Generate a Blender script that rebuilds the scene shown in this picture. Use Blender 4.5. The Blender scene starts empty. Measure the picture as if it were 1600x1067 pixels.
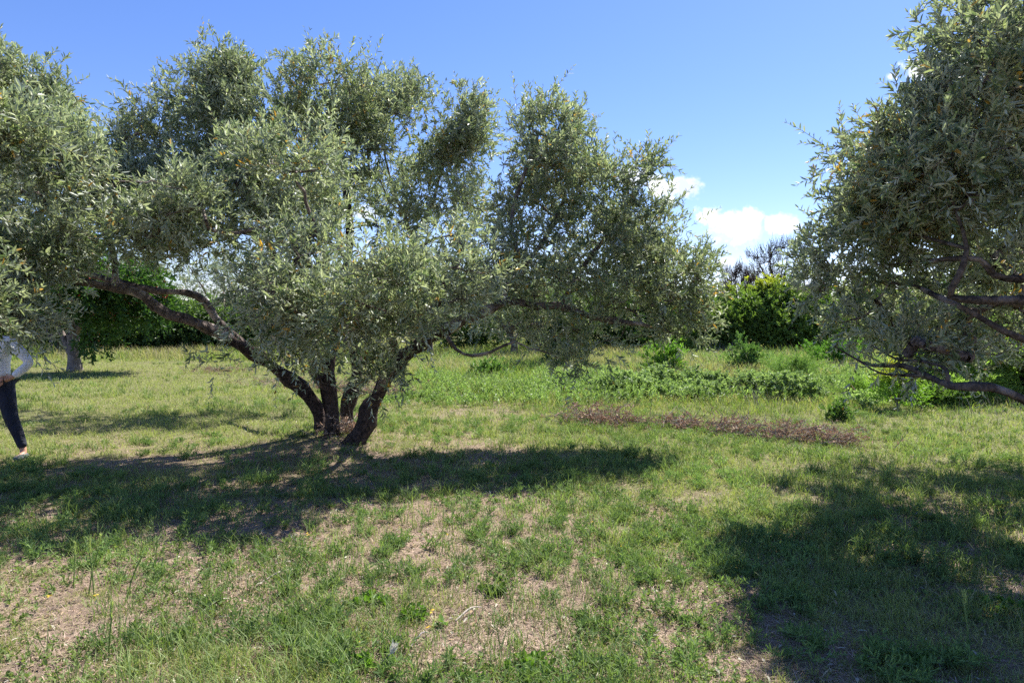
import bpy, bmesh, math
import numpy as np
from mathutils import Vector, Matrix

SC = bpy.context.scene
COL = SC.collection
R = math.radians
F = 1067.0                       # focal length in pixels of the 1600 px photograph (24 mm on 36 mm)
PITCH = R(1.8)
EYE = 1.6

# ------------------------------------------------------------------ camera
cam_d = bpy.data.cameras.new('camera')
cam_d.lens = 24.0
cam_d.sensor_width = 36.0
cam_d.clip_end = 3000.0
cam = bpy.data.objects.new('camera', cam_d)
COL.objects.link(cam)
cam.location = (0, 0, EYE)
cam.rotation_euler = (math.pi / 2 - PITCH, 0, 0)
SC.camera = cam

# ------------------------------------------------------------------ sun and sky
SUN_EL, SUN_AZ = R(54.5), R(41)    # azimuth measured to the right of the view axis
sd = Vector((math.sin(SUN_AZ) * math.cos(SUN_EL), math.cos(SUN_AZ) * math.cos(SUN_EL), math.sin(SUN_EL)))
sl = bpy.data.lights.new('sun', 'SUN')
sl.energy = 4.4
sl.angle = R(0.53)
sl.color = (1.0, 0.955, 0.88)
sun = bpy.data.objects.new('sun', sl)
COL.objects.link(sun)
sun.rotation_euler = sd.to_track_quat('Z', 'Y').to_euler()
sun.location = (6, 6, 20)

SC.view_settings.view_transform = 'Standard'
SC.view_settings.look = 'None'
SC.view_settings.gamma = 1.0
SC.view_settings.exposure = 1.42
SC.cycles.max_bounces = 6
SC.cycles.diffuse_bounces = 4
SC.cycles.glossy_bounces = 2
SC.cycles.transmission_bounces = 4
SC.cycles.transparent_max_bounces = 4
SC.cycles.use_denoising = False

world = bpy.data.worlds.new('World')
SC.world = world
world.use_nodes = True
wt = world.node_tree
wt.nodes.clear()


def wn(kind, **kw):
    n = wt.nodes.new(kind)
    for k, v in kw.items():
        setattr(n, k, v)
    return n


def wmath(op, a, b=None, c=None):
    n = wt.nodes.new('ShaderNodeMath')
    n.operation = op
    for i, v in enumerate((a, b, c)):
        if v is None:
            continue
        if hasattr(v, 'is_linked'):
            wt.links.new(v, n.inputs[i])
        else:
            n.inputs[i].default_value = v
    return n.outputs[0]


sky = wn('ShaderNodeTexSky', sky_type='NISHITA', sun_disc=False)
sky.sun_elevation = SUN_EL
sky.sun_rotation = SUN_AZ
sky.altitude = 200
sky.air_density = 1.0
sky.dust_density = 0.25
sky.ozone_density = 2.2
wbg = wn('ShaderNodeBackground')
wbg.inputs['Strength'].default_value = 0.069
wout = wn('ShaderNodeOutputWorld')
wt.links.new(wbg.outputs[0], wout.inputs[0])
# a slightly bluer sky than the model's own
hs = wn('ShaderNodeHueSaturation')
hs.inputs['Saturation'].default_value = 1.16
hs.inputs['Value'].default_value = 1.0
wtint = wn('ShaderNodeMix', data_type='RGBA', blend_type='MULTIPLY')
wtint.inputs['Factor'].default_value = 1.0
wtint.inputs['B'].default_value = (0.99, 0.93, 1.12, 1)
wt.links.new(sky.outputs[0], wtint.inputs['A'])
wt.links.new(wtint.outputs['Result'], hs.inputs['Color'])
# fair-weather cumulus far away, by direction
tc = wn('ShaderNodeTexCoord')
sep = wn('ShaderNodeSeparateXYZ')
wt.links.new(tc.outputs['Generated'], sep.inputs[0])
ysafe = wmath('MAXIMUM', sep.outputs[1], 0.02)
ca = wmath('DIVIDE', sep.outputs[0], ysafe)
cb = wmath('DIVIDE', sep.outputs[2], ysafe)
comb = wn('ShaderNodeCombineXYZ')
wt.links.new(ca, comb.inputs[0])
wt.links.new(cb, comb.inputs[1])


def wnoise(scale, detail, rough, dist=0.0):
    n = wn('ShaderNodeTexNoise')
    n.inputs['Scale'].default_value = scale
    n.inputs['Detail'].default_value = detail
    n.inputs['Roughness'].default_value = rough
    n.inputs['Distortion'].default_value = dist
    wt.links.new(comb.outputs[0], n.inputs['Vector'])
    return n


n1 = wnoise(17.0, 7.0, 0.62, 0.25)
n2 = wnoise(55.0, 5.0, 0.6)
n3 = wnoise(34.0, 4.0, 0.55, 0.4)
# px, py (centre), rx, ry in photo pixels, strength
CL = [(985, 276, 46, 24, 1.0), (1030, 292, 24, 20, .9), (1066, 291, 32, 21, 1.15), (1042, 312, 22, 14, .7),
      (1148, 352, 54, 34, 1.0), (1172, 338, 26, 20, .9), (1112, 340, 34, 16, .75), (1218, 351, 32, 20, 1.0),
      (1128, 411, 26, 9, .55), (1438, 108, 36, 20, 1.15), (1475, 98, 40, 16, .8), (1400, 118, 26, 9, .35),
      (1700, 330, 90, 30, .8), (560, 330, 60, 22, .6), (-300, 250, 120, 36, .8)]
mx = None
for (px, py, rx, ry, st) in CL:
    u = (px - 800) / F
    v = (533.5 - py) / F
    yy = math.cos(PITCH) + v * math.sin(PITCH)
    a0 = u / yy
    b0 = (-math.sin(PITCH) + v * math.cos(PITCH)) / yy
    da = wmath('MULTIPLY', wmath('SUBTRACT', ca, a0), F / (rx * 1.12))
    db = wmath('MULTIPLY', wmath('SUBTRACT', cb, b0), F / (ry * 1.12))
    rr = wmath('SQRT', wmath('ADD', wmath('MULTIPLY', da, da), wmath('MULTIPLY', db, db)))
    bl = wmath('MULTIPLY', wmath('SUBTRACT', 1.0, rr), st)
    mx = bl if mx is None else wmath('MAXIMUM', mx, bl)
nz = wmath('MULTIPLY', wmath('SUBTRACT', n1.outputs[0], 0.5), 1.5)
nz2 = wmath('MULTIPLY', wmath('SUBTRACT', n2.outputs[0], 0.5), 1.1)
dens = wmath('ADD', wmath('ADD', wmath('MAXIMUM', mx, -2.0), nz), nz2)
mr = wn('ShaderNodeMapRange', interpolation_type='SMOOTHSTEP')
mr.inputs['From Min'].default_value = 0.1
mr.inputs['From Max'].default_value = 0.55
wt.links.new(dens, mr.inputs['Value'])
front = wmath('GREATER_THAN', sep.outputs[1], 0.05)
inblob = wn('ShaderNodeMapRange')
inblob.inputs['From Min'].default_value = -0.55
inblob.inputs['From Max'].default_value = 0.05
wt.links.new(mx, inblob.inputs['Value'])
cfac = wmath('MULTIPLY', wmath('MULTIPLY', mr.outputs[0], front), inblob.outputs[0])
cmix = wn('ShaderNodeMix', data_type='RGBA')
wt.links.new(cfac, cmix.inputs['Factor'])
wt.links.new(hs.outputs[0], cmix.inputs['A'])
cshade = wn('ShaderNodeMix', data_type='RGBA')
cshade.inputs['A'].default_value = (5.0, 5.6, 6.8, 1)
cshade.inputs['B'].default_value = (8.0, 8.2, 8.5, 1)
csf = wn('ShaderNodeMapRange')
csf.inputs['From Min'].default_value = 0.36
csf.inputs['From Max'].default_value = 0.58
wt.links.new(n3.outputs[0], csf.inputs['Value'])
wt.links.new(csf.outputs[0], cshade.inputs['Factor'])
wt.links.new(cshade.outputs['Result'], cmix.inputs['B'])
wt.links.new(cmix.outputs['Result'], wbg.inputs['Color'])


# ------------------------------------------------------------------ helpers
def P(px, py, d):
    """Photo pixel and distance along the view axis -> world point."""
    u = (px - 800) / F
    v = (533.5 - py) / F
    cy = math.cos(PITCH) + v * math.sin(PITCH)
    cz = -math.sin(PITCH) + v * math.cos(PITCH)
    return np.array([u * d / cy, d, EYE + cz * d / cy])


_t = np.random.RandomState(7).rand(64, 64, 64)


def noise3(x, y, z, s=1.0, o=0.0):
    x = np.asarray(x, float) * s + o
    y = np.asarray(y, float) * s + o * 1.7
    z = np.asarray(z, float) * s + o * 2.3
    xi, yi, zi = np.floor(x).astype(int), np.floor(y).astype(int), np.floor(z).astype(int)
    fx, fy, fz = x - xi, y - yi, z - zi
    fx, fy, fz = [f * f * (3 - 2 * f) for f in (fx, fy, fz)]
    out = 0
    for dx in (0, 1):
        for dy in (0, 1):
            for dz in (0, 1):
                w = (fx if dx else 1 - fx) * (fy if dy else 1 - fy) * (fz if dz else 1 - fz)
                out = out + w * _t[(xi + dx) & 63, (yi + dy) & 63, (zi + dz) & 63]
    return out


def noise2(x, y, s=1.0, o=0.0, octv=1):
    v = 0
    a = 1.0
    tot = 0
    for k in range(octv):
        v = v + a * noise3(x, y, np.zeros_like(np.asarray(x, float)) + 0.37 * k, s * 2 ** k, o + 5.1 * k)
        tot += a
        a *= 0.5
    return v / tot


def sstep(a, b, x):
    t = np.clip((x - a) / (b - a), 0, 1)
    return t * t * (3 - 2 * t)


BASE = np.array([-2.55, 9.1])          # foot of the main olive tree


def H(x, y):
    """Ground height."""
    x = np.asarray(x, float)
    y = np.asarray(y, float)
    z = 0.16 * (noise2(x, y, 0.22, 3.0, 2) - 0.5) + 0.07 * (noise2(x, y, 1.1, 9.0, 2) - 0.5)
    z = z * sstep(0.3, 3.0, np.hypot(x, y))
    z = z + 0.10 * np.exp(-((x - BASE[0]) ** 2 + (y - BASE[1]) ** 2) / 0.7)
    z = z + (.12 * sstep(12, 25, y) + .14 * (noise2(x, y, .35, 13.0, 2) - .4) * sstep(11, 14, y)) * sstep(-3, 2, x)
    z = z + 0.9 * sstep(40, 120, y)
    return z


def unit(a):
    return a / np.maximum(np.linalg.norm(a, axis=-1, keepdims=True), 1e-9)


class Acc:
    """Collects vertices, faces and colours, then links them as ONE mesh."""

    def __init__(self):
        self.v, self.f, self.c, self.n = [], [], [], 0

    def add(self, v, f, c, m=0):
        v = np.asarray(v, np.float32).reshape(-1, 3)
        c = np.asarray(c, np.float32)
        if c.ndim == 1:
            c = np.broadcast_to(c, (len(v), 3))
        self.v.append(v)
        self.c.append(c.reshape(-1, 3))
        self.f.append((np.asarray(f, np.int64) + self.n, m))
        self.n += len(v)

    def build(self, name, mats, parent=None, smooth=False):
        me = bpy.data.meshes.new(name)
        v = np.concatenate(self.v)
        c = np.concatenate(self.c)
        me.vertices.add(len(v))
        me.vertices.foreach_set('co', v.ravel())
        loops = np.concatenate([f.ravel() for f, m in self.f])
        sizes = np.concatenate([np.full(len(f), f.shape[1]) for f, m in self.f])
        mi = np.concatenate([np.full(len(f), m) for f, m in self.f])
        me.loops.add(len(loops))
        me.loops.foreach_set('vertex_index', loops.astype(np.int32))
        me.polygons.add(len(sizes))
        st = np.zeros(len(sizes), np.int32)
        st[1:] = np.cumsum(sizes)[:-1]
        me.polygons.foreach_set('loop_start', st)
        me.polygons.foreach_set('material_index', mi.astype(np.int32))
        me.polygons.foreach_set('use_smooth', np.full(len(sizes), smooth))
        at = me.attributes.new('col', 'FLOAT_COLOR', 'POINT')
        at.data.foreach_set('color', np.concatenate([c, np.ones((len(c), 1), np.float32)], 1).ravel())
        for m in (mats if isinstance(mats, (list, tuple)) else [mats]):
            me.materials.append(m)
        me.update(calc_edges=True)
        ob = bpy.data.objects.new(name, me)
        COL.objects.link(ob)
        if parent is not None:
            ob.parent = parent
            ob.matrix_parent_inverse = Matrix.Translation(-Vector(parent.location))
        return ob


def tag(o, label, cat, group=None, kind=None):
    if label:
        o['label'] = label
    if cat:
        o['category'] = cat
    if group:
        o['group'] = group
    if kind:
        o['kind'] = kind
    return o


def empty(name, loc, label, cat, group=None):
    o = bpy.data.objects.new(name, None)
    o.empty_display_size = 0.2
    o.location = [float(a) for a in loc]
    COL.objects.link(o)
    return tag(o, label, cat, group)


# ------------------------------------------------------------------ materials
def newmat(name):
    m = bpy.data.materials.new(name)
    m.use_nodes = True
    nt = m.node_tree
    nt.nodes.clear()
    return m, nt


def foliage_mat(name, rough=0.5, trans=0.35, back=None, backf=0.0, tcol=(1.45, 1.6, 0.75), spec=0.4):
    m, nt = newmat(name)
    N, L = nt.nodes, nt.links
    out = N.new('ShaderNodeOutputMaterial')
    at = N.new('ShaderNodeAttribute')
    at.attribute_name = 'col'
    geo = N.new('ShaderNodeNewGeometry')
    col = at.outputs['Color']
    tx = N.new('ShaderNodeTexNoise')
    tx.inputs['Scale'].default_value = 60
    tco = N.new('ShaderNodeTexCoord')
    L.new(tco.outputs['Object'], tx.inputs['Vector'])
    mm = N.new('ShaderNodeMapRange')
    mm.inputs['To Min'].default_value = 0.75
    mm.inputs['To Max'].default_value = 1.25
    L.new(tx.outputs[0], mm.inputs['Value'])
    vm = N.new('ShaderNodeVectorMath')
    vm.operation = 'SCALE'
    L.new(col, vm.inputs[0])
    L.new(mm.outputs[0], vm.inputs['Scale'])
    col = vm.outputs[0]
    topcol = col
    if back:
        ml = N.new('ShaderNodeMath')
        ml.operation = 'MULTIPLY'
        ml.inputs[1].default_value = backf
        L.new(geo.outputs['Backfacing'], ml.inputs[0])
        mx_ = N.new('ShaderNodeMix')
        mx_.data_type = 'RGBA'
        L.new(ml.outputs[0], mx_.inputs['Factor'])
        L.new(col, mx_.inputs['A'])
        mx_.inputs['B'].default_value = (*back, 1)
        col = mx_.outputs['Result']
    pb = N.new('ShaderNodeBsdfPrincipled')
    pb.inputs['Roughness'].default_value = rough
    pb.inputs['Specular IOR Level'].default_value = spec
    L.new(col, pb.inputs['Base Color'])
    tr = N.new('ShaderNodeBsdfTranslucent')
    vt = N.new('ShaderNodeVectorMath')
    vt.operation = 'MULTIPLY'
    L.new(topcol, vt.inputs[0])
    vt.inputs[1].default_value = tcol
    L.new(vt.outputs[0], tr.inputs['Color'])
    ms = N.new('ShaderNodeMixShader')
    ms.inputs[0].default_value = trans
    L.new(pb.outputs[0], ms.inputs[1])
    L.new(tr.outputs[0], ms.inputs[2])
    L.new(ms.outputs[0], out.inputs['Surface'])
    return m


def bark_mat(name, c1, c2, scale=14.0, bump=0.6, lich=None, rough=0.9):
    m, nt = newmat(name)
    N, L = nt.nodes, nt.links
    out = N.new('ShaderNodeOutputMaterial')
    pb = N.new('ShaderNodeBsdfPrincipled')
    pb.inputs['Roughness'].default_value = rough
    pb.inputs['Specular IOR Level'].default_value = 0.2
    tco = N.new('ShaderNodeTexCoord')
    a = N.new('ShaderNodeTexNoise')
    a.inputs['Scale'].default_value = scale
    a.inputs['Detail'].default_value = 7
    a.inputs['Roughness'].default_value = 0.68
    a.inputs['Distortion'].default_value = 0.8
    L.new(tco.outputs['Object'], a.inputs['Vector'])
    vo = N.new('ShaderNodeTexVoronoi')
    vo.feature = 'DISTANCE_TO_EDGE'
    vo.inputs['Scale'].default_value = scale * 2.2
    mp = N.new('ShaderNodeMapping')
    mp.inputs['Scale'].default_value = (1, 1, 0.35)
    L.new(tco.outputs['Object'], mp.inputs['Vector'])
    L.new(mp.outputs[0], vo.inputs['Vector'])
    cr = N.new('ShaderNodeValToRGB')
    cr.color_ramp.elements[0].position = 0.36
    cr.color_ramp.elements[0].color = (*c1, 1)
    cr.color_ramp.elements[1].position = 0.66
    cr.color_ramp.elements[1].color = (*c2, 1)
    L.new(a.outputs[0], cr.inputs[0])
    col = cr.outputs[0]
    if lich:
        b = N.new('ShaderNodeTexNoise')
        b.inputs['Scale'].default_value = scale * 0.35
        b.inputs['Detail'].default_value = 5
        L.new(tco.outputs['Object'], b.inputs['Vector'])
        mr_ = N.new('ShaderNodeMapRange')
        mr_.inputs['From Min'].default_value = 0.54
        mr_.inputs['From Max'].default_value = 0.64
        L.new(b.outputs[0], mr_.inputs['Value'])
        mx_ = N.new('ShaderNodeMix')
        mx_.data_type = 'RGBA'
        L.new(mr_.outputs[0], mx_.inputs['Factor'])
        L.new(col, mx_.inputs['A'])
        mx_.inputs['B'].default_value = (*lich, 1)
        col = mx_.outputs['Result']
    L.new(col, pb.inputs['Base Color'])
    ad = N.new('ShaderNodeMath')
    ad.operation = 'ADD'
    L.new(a.outputs[0], ad.inputs[0])
    L.new(vo.outputs[0], ad.inputs[1])
    bp = N.new('ShaderNodeBump')
    bp.inputs['Strength'].default_value = bump
    bp.inputs['Distance'].default_value = 0.03
    L.new(ad.outputs[0], bp.inputs['Height'])
    L.new(bp.outputs[0], pb.inputs['Normal'])
    L.new(pb.outputs[0], out.inputs['Surface'])
    return m


def cloth_mat(name, col, plaid=None, rough=0.85):
    m, nt = newmat(name)
    N, L = nt.nodes, nt.links
    out = N.new('ShaderNodeOutputMaterial')
    pb = N.new('ShaderNodeBsdfPrincipled')
    pb.inputs['Roughness'].default_value = rough
    tco = N.new('ShaderNodeTexCoord')
    nx = N.new('ShaderNodeTexNoise')
    nx.inputs['Scale'].default_value = 9
    nx.inputs['Detail'].default_value = 4
    L.new(tco.outputs['Object'], nx.inputs['Vector'])
    bp = N.new('ShaderNodeBump')
    bp.inputs['Strength'].default_value = 1.0
    bp.inputs['Distance'].default_value = 0.06
    L.new(nx.outputs[0], bp.inputs['Height'])
    L.new(bp.outputs[0], pb.inputs['Normal'])
    if plaid:
        prev = None
        for axis in ('X', 'Z'):
            w = N.new('ShaderNodeTexWave')
            w.wave_type = 'BANDS'
            w.bands_direction = axis
            w.inputs['Scale'].default_value = 9
            w.inputs['Distortion'].default_value = 0.4
            L.new(tco.outputs['Object'], w.inputs['Vector'])
            r = N.new('ShaderNodeMapRange')
            r.inputs['From Min'].default_value = 0.72
            r.inputs['From Max'].default_value = 0.9
            r.inputs['To Max'].default_value = 0.55
            L.new(w.outputs['Fac'], r.inputs['Value'])
            mx_ = N.new('ShaderNodeMix')
            mx_.data_type = 'RGBA'
            L.new(r.outputs[0], mx_.inputs['Factor'])
            if prev is None:
                mx_.inputs['A'].default_value = (*col, 1)
            else:
                L.new(prev, mx_.inputs['A'])
            mx_.inputs['B'].default_value = (*plaid, 1)
            prev = mx_.outputs['Result']
        L.new(prev, pb.inputs['Base Color'])
    else:
        r = N.new('ShaderNodeMix')
        r.data_type = 'RGBA'
        L.new(nx.outputs[0], r.inputs['Factor'])
        r.inputs['A'].default_value = (*[c * 0.75 for c in col], 1)
        r.inputs['B'].default_value = (*[c * 1.25 for c in col], 1)
        L.new(r.outputs['Result'], pb.inputs['Base Color'])
    L.new(pb.outputs[0], out.inputs['Surface'])
    return m


def attr_mat(name, rough=0.9, bump=0.0, nscale=120.0, lo=0.6, hi=1.4, spec=0.2):
    m, nt = newmat(name)
    N, L = nt.nodes, nt.links
    out = N.new('ShaderNodeOutputMaterial')
    pb = N.new('ShaderNodeBsdfPrincipled')
    pb.inputs['Roughness'].default_value = rough
    pb.inputs['Specular IOR Level'].default_value = spec
    at = N.new('ShaderNodeAttribute')
    at.attribute_name = 'col'
    tco = N.new('ShaderNodeTexCoord')
    nx = N.new('ShaderNodeTexNoise')
    nx.inputs['Scale'].default_value = nscale
    nx.inputs['Detail'].default_value = 6
    nx.inputs['Roughness'].default_value = 0.7
    L.new(tco.outputs['Object'], nx.inputs['Vector'])
    mr_ = N.new('ShaderNodeMapRange')
    mr_.inputs['From Min'].default_value = 0.3
    mr_.inputs['From Max'].default_value = 0.7
    mr_.inputs['To Min'].default_value = lo
    mr_.inputs['To Max'].default_value = hi
    L.new(nx.outputs[0], mr_.inputs['Value'])
    vm = N.new('ShaderNodeVectorMath')
    vm.operation = 'SCALE'
    L.new(at.outputs['Color'], vm.inputs[0])
    L.new(mr_.outputs[0], vm.inputs['Scale'])
    L.new(vm.outputs[0], pb.inputs['Base Color'])
    if bump:
        bp = N.new('ShaderNodeBump')
        bp.inputs['Strength'].default_value = bump
        bp.inputs['Distance'].default_value = 0.02
        L.new(nx.outputs[0], bp.inputs['Height'])
        L.new(bp.outputs[0], pb.inputs['Normal'])
    L.new(pb.outputs[0], out.inputs['Surface'])
    return m


M_OLIVE = foliage_mat('olive_leaf', rough=0.46, trans=0.36, back=(0.56, 0.60, 0.50), backf=0.8, spec=0.5, tcol=(1.4, 1.45, .95))
M_LEAF = foliage_mat('broad_leaf', rough=0.5, trans=0.36)
M_GRASS = foliage_mat('grass_blade', rough=0.6, trans=0.34, spec=0.3)
M_STRAW = foliage_mat('dry_straw', rough=0.85, trans=0.12, tcol=(1.1, 1.0, 0.8), spec=0.15)
M_BARK = bark_mat('olive_bark', (0.04, 0.032, 0.028), (0.30, 0.235, 0.21), 15, 1.0, lich=(0.42, 0.36, 0.33))
M_BARKR = bark_mat('dark_olive_bark', (0.022, 0.018, 0.016), (0.17, 0.135, 0.115), 15, 1.0, lich=(0.26, 0.22, 0.2))
M_BARKD = bark_mat('charred_bark', (0.010, 0.008, 0.007), (0.13, 0.09, 0.078), 19, 1.0)
M_TWIG = bark_mat('twig_bark', (0.07, 0.055, 0.04), (0.2, 0.17, 0.14), 30, 0.3)
M_CHBARK = bark_mat('cherry_bark', (0.11, 0.09, 0.08), (0.32, 0.27, 0.24), 9, 0.5)
M_GREYWOOD = bark_mat('dead_grey_wood', (0.12, 0.105, 0.095), (0.34, 0.31, 0.29), 20, 0.4)
M_GROUND = attr_mat('meadow_soil', 0.95, 0.9, 55.0, 0.55, 1.45)
M_SKIN = attr_mat('skin', 0.5, 0.0, 40, 0.93, 1.07, 0.4)
M_DARKLEAF = foliage_mat('dark_leaf', rough=0.45, trans=0.4)
M_CONIFER = foliage_mat('conifer_spray', rough=0.5, trans=0.52)


# ------------------------------------------------------------------ geometry builders
def tube(acc, pts, rad, sides=8, col=(0.1, 0.1, 0.1), m=0, rough=0.0, rng=None, cap=True):
    pts = np.asarray(pts, float)
    rad = np.asarray(rad, float)
    n = len(pts)
    tg = np.gradient(pts, axis=0)
    tg = unit(tg)
    up = np.array([0, 0, 1.0]) if abs(tg[0][2]) < 0.9 else np.array([1.0, 0, 0])
    u = np.cross(tg[0], up)
    u /= np.linalg.norm(u)
    rings = []
    ang = np.linspace(0, 2 * math.pi, sides, endpoint=False)
    for i in range(n):
        u = u - tg[i] * np.dot(u, tg[i])
        u /= max(np.linalg.norm(u), 1e-9)
        w = np.cross(tg[i], u)
        rr = np.full(sides, rad[i])
        ring = pts[i] + (np.cos(ang)[:, None] * u + np.sin(ang)[:, None] * w) * rr[:, None]
        rings.append(ring)
    V = np.concatenate(rings)
    if rough:
        ctr = np.repeat(pts, sides, 0)
        rr = np.repeat(rad, sides)
        nn = noise3(V[:, 0], V[:, 1], V[:, 2] * 0.5, 7.0, 1.0) + 0.6 * noise3(V[:, 0], V[:, 1], V[:, 2], 17.0, 4.0) - 0.8
        ai = np.tile(np.arange(sides), n)
        ti = np.repeat(np.arange(n), sides)
        rid = noise3(ai * 1.0 + ti * .12, ti * .16, np.zeros(len(V)), .9, pts[0][0] * 3) - .5
        V = ctr + (V - ctr) * (1 + rough * (2 * nn + 1.3 * rid))[:, None]
    idx = np.arange(n * sides).reshape(n, sides)
    a = idx[:-1]
    b = np.roll(idx, -1, 1)[:-1]
    c = np.roll(idx, -1, 1)[1:]
    d = idx[1:]
    acc.add(V, np.stack([a, b, c, d], -1).reshape(-1, 4), col, m)
    if cap:
        tipv = np.concatenate([V[-sides:], [pts[-1] + tg[-1] * rad[-1] * 0.6]])
        k = np.arange(sides)
        acc.add(tipv, np.stack([k, (k + 1) % sides, np.full(sides, sides)], -1), col, m)


def spline(pts, step=0.12):
    """Catmull-Rom through (x,y,z,r) rows."""
    p = np.asarray(pts, float)
    q = np.concatenate([[2 * p[0] - p[1]], p, [2 * p[-1] - p[-2]]])
    out = []
    for i in range(1, len(q) - 2):
        L = np.linalg.norm(q[i + 1][:3] - q[i][:3])
        k = max(2, int(L / step))
        for t in np.linspace(0, 1, k, endpoint=False):
            a, b, c, d = q[i - 1], q[i], q[i + 1], q[i + 2]
            out.append(0.5 * (2 * b + (c - a) * t + (2 * a - 5 * b + 4 * c - d) * t * t + (-a + 3 * b - 3 * c + d) * t ** 3))
    out.append(q[-2])
    out = np.array(out)
    out[:, 3] = np.maximum(out[:, 3], 0.004)
    return out


def leaves(acc, pos, d, n, L, W, col, m=0, widest=0.3):
    """Six-point lance-shaped leaves folded along the midrib."""
    d = unit(d)
    n = unit(n - d * np.sum(n * d, -1, keepdims=True))
    s = np.cross(d, n)
    L = np.asarray(L)[:, None]
    W = np.asarray(W)[:, None]
    N_ = len(pos)
    b = pos
    lift = n * W * 0.22
    l1 = pos + d * L * widest - s * W * 0.5 + lift
    r1 = pos + d * L * widest + s * W * 0.5 + lift
    l2 = pos + d * L * (widest + 0.38) - s * W * 0.42 + lift - n * L * 0.03
    r2 = pos + d * L * (widest + 0.38) + s * W * 0.42 + lift - n * L * 0.03
    t = pos + d * L - n * L * 0.08
    V = np.stack([b, l1, l2, t, r2, r1], 1).reshape(-1, 3)
    k = np.arange(N_)[:, None] * 6
    f = np.concatenate([k + np.array([[0, 3, 2, 1]]), k + np.array([[0, 5, 4, 3]])], 0)
    acc.add(V, f, np.repeat(col, 6, 0), m)


def rnd_unit(rng, n):
    return unit(rng.normal(size=(n, 3)))


def twig_leaves(acc, rng, o, d, ln, K, L, W, colf, droop=0.0, ang=(0.6, 1.1), nb=0.35, drop=0.1, jit=0.25, m=0, whorl=2, wid=0.3):
    """Leaves in opposite pairs along each twig; twigs o + d*ln."""
    T = len(o)
    d = unit(d)
    u = unit(np.cross(d, rnd_unit(rng, T)))
    v = np.cross(d, u)
    PP, DD, NN, LL, WW = [], [], [], [], []
    for k in range(K):
        t = (k + 0.6) / K
        base = o + d * (ln * t)[:, None] + np.array([0, 0, -1.0]) * (droop * ln * t * t)[:, None]
        for s in range(whorl):
            keep = rng.rand(T) > drop
            if not keep.any():
                continue
            a = (k % 2) * math.pi / 2 + s * (2 * math.pi / whorl) + rng.normal(size=T) * 0.35
            sv = np.cos(a)[:, None] * u + np.sin(a)[:, None] * v
            an = rng.uniform(ang[0], ang[1], T) * (1.0 - 0.35 * t)
            ld = d * np.cos(an)[:, None] + sv * np.sin(an)[:, None] + rng.normal(size=(T, 3)) * jit * 0.6
            ld = unit(ld)
            nn = unit(np.cross(np.cross(ld, d), ld)) + rng.normal(size=(T, 3)) * jit + np.array([0, 0, nb])
            sc = rng.uniform(L[0], L[1], T) * (0.75 + 0.5 * math.sin(math.pi * min(1, t * 1.1)))
            PP.append(base[keep])
            DD.append(ld[keep])
            NN.append(nn[keep])
            LL.append(sc[keep])
            WW.append((sc * rng.uniform(W[0], W[1], T))[keep])
    PP = np.concatenate(PP)
    n = len(PP)
    leaves(acc, PP, np.concatenate(DD), np.concatenate(NN), np.concatenate(LL), np.concatenate(WW), colf(rng, n, PP), m, wid)
    return n


def twig_sticks(acc, o, d, ln, r, col, m, droop=0.0):
    d = unit(d)
    T = len(o)
    u = unit(np.cross(d, np.array([0.3, 0.5, 0.81])))
    v = np.cross(d, u)
    rings = []
    for t, rs in ((0.0, 1.0), (0.55, 0.75), (1.0, 0.3)):
        c = o + d * (ln * t)[:, None] + np.array([0, 0, -1.0]) * (droop * ln * t * t)[:, None]
        for a in (0, 2.094, 4.189):
            rings.append(c + (math.cos(a) * u + math.sin(a) * v) * (np.asarray(r) * rs)[:, None] if np.ndim(r) else c + (math.cos(a) * u + math.sin(a) * v) * r * rs)
    V = np.stack(rings, 1).reshape(-1, 3)
    k = np.arange(T)[:, None] * 9
    fs = []
    for s in (0, 3):
        for j in range(3):
            fs.append(k + np.array([[s + j, s + (j + 1) % 3, s + 3 + (j + 1) % 3, s + 3 + j]]))
    acc.add(V, np.concatenate(fs), col, m)


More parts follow.
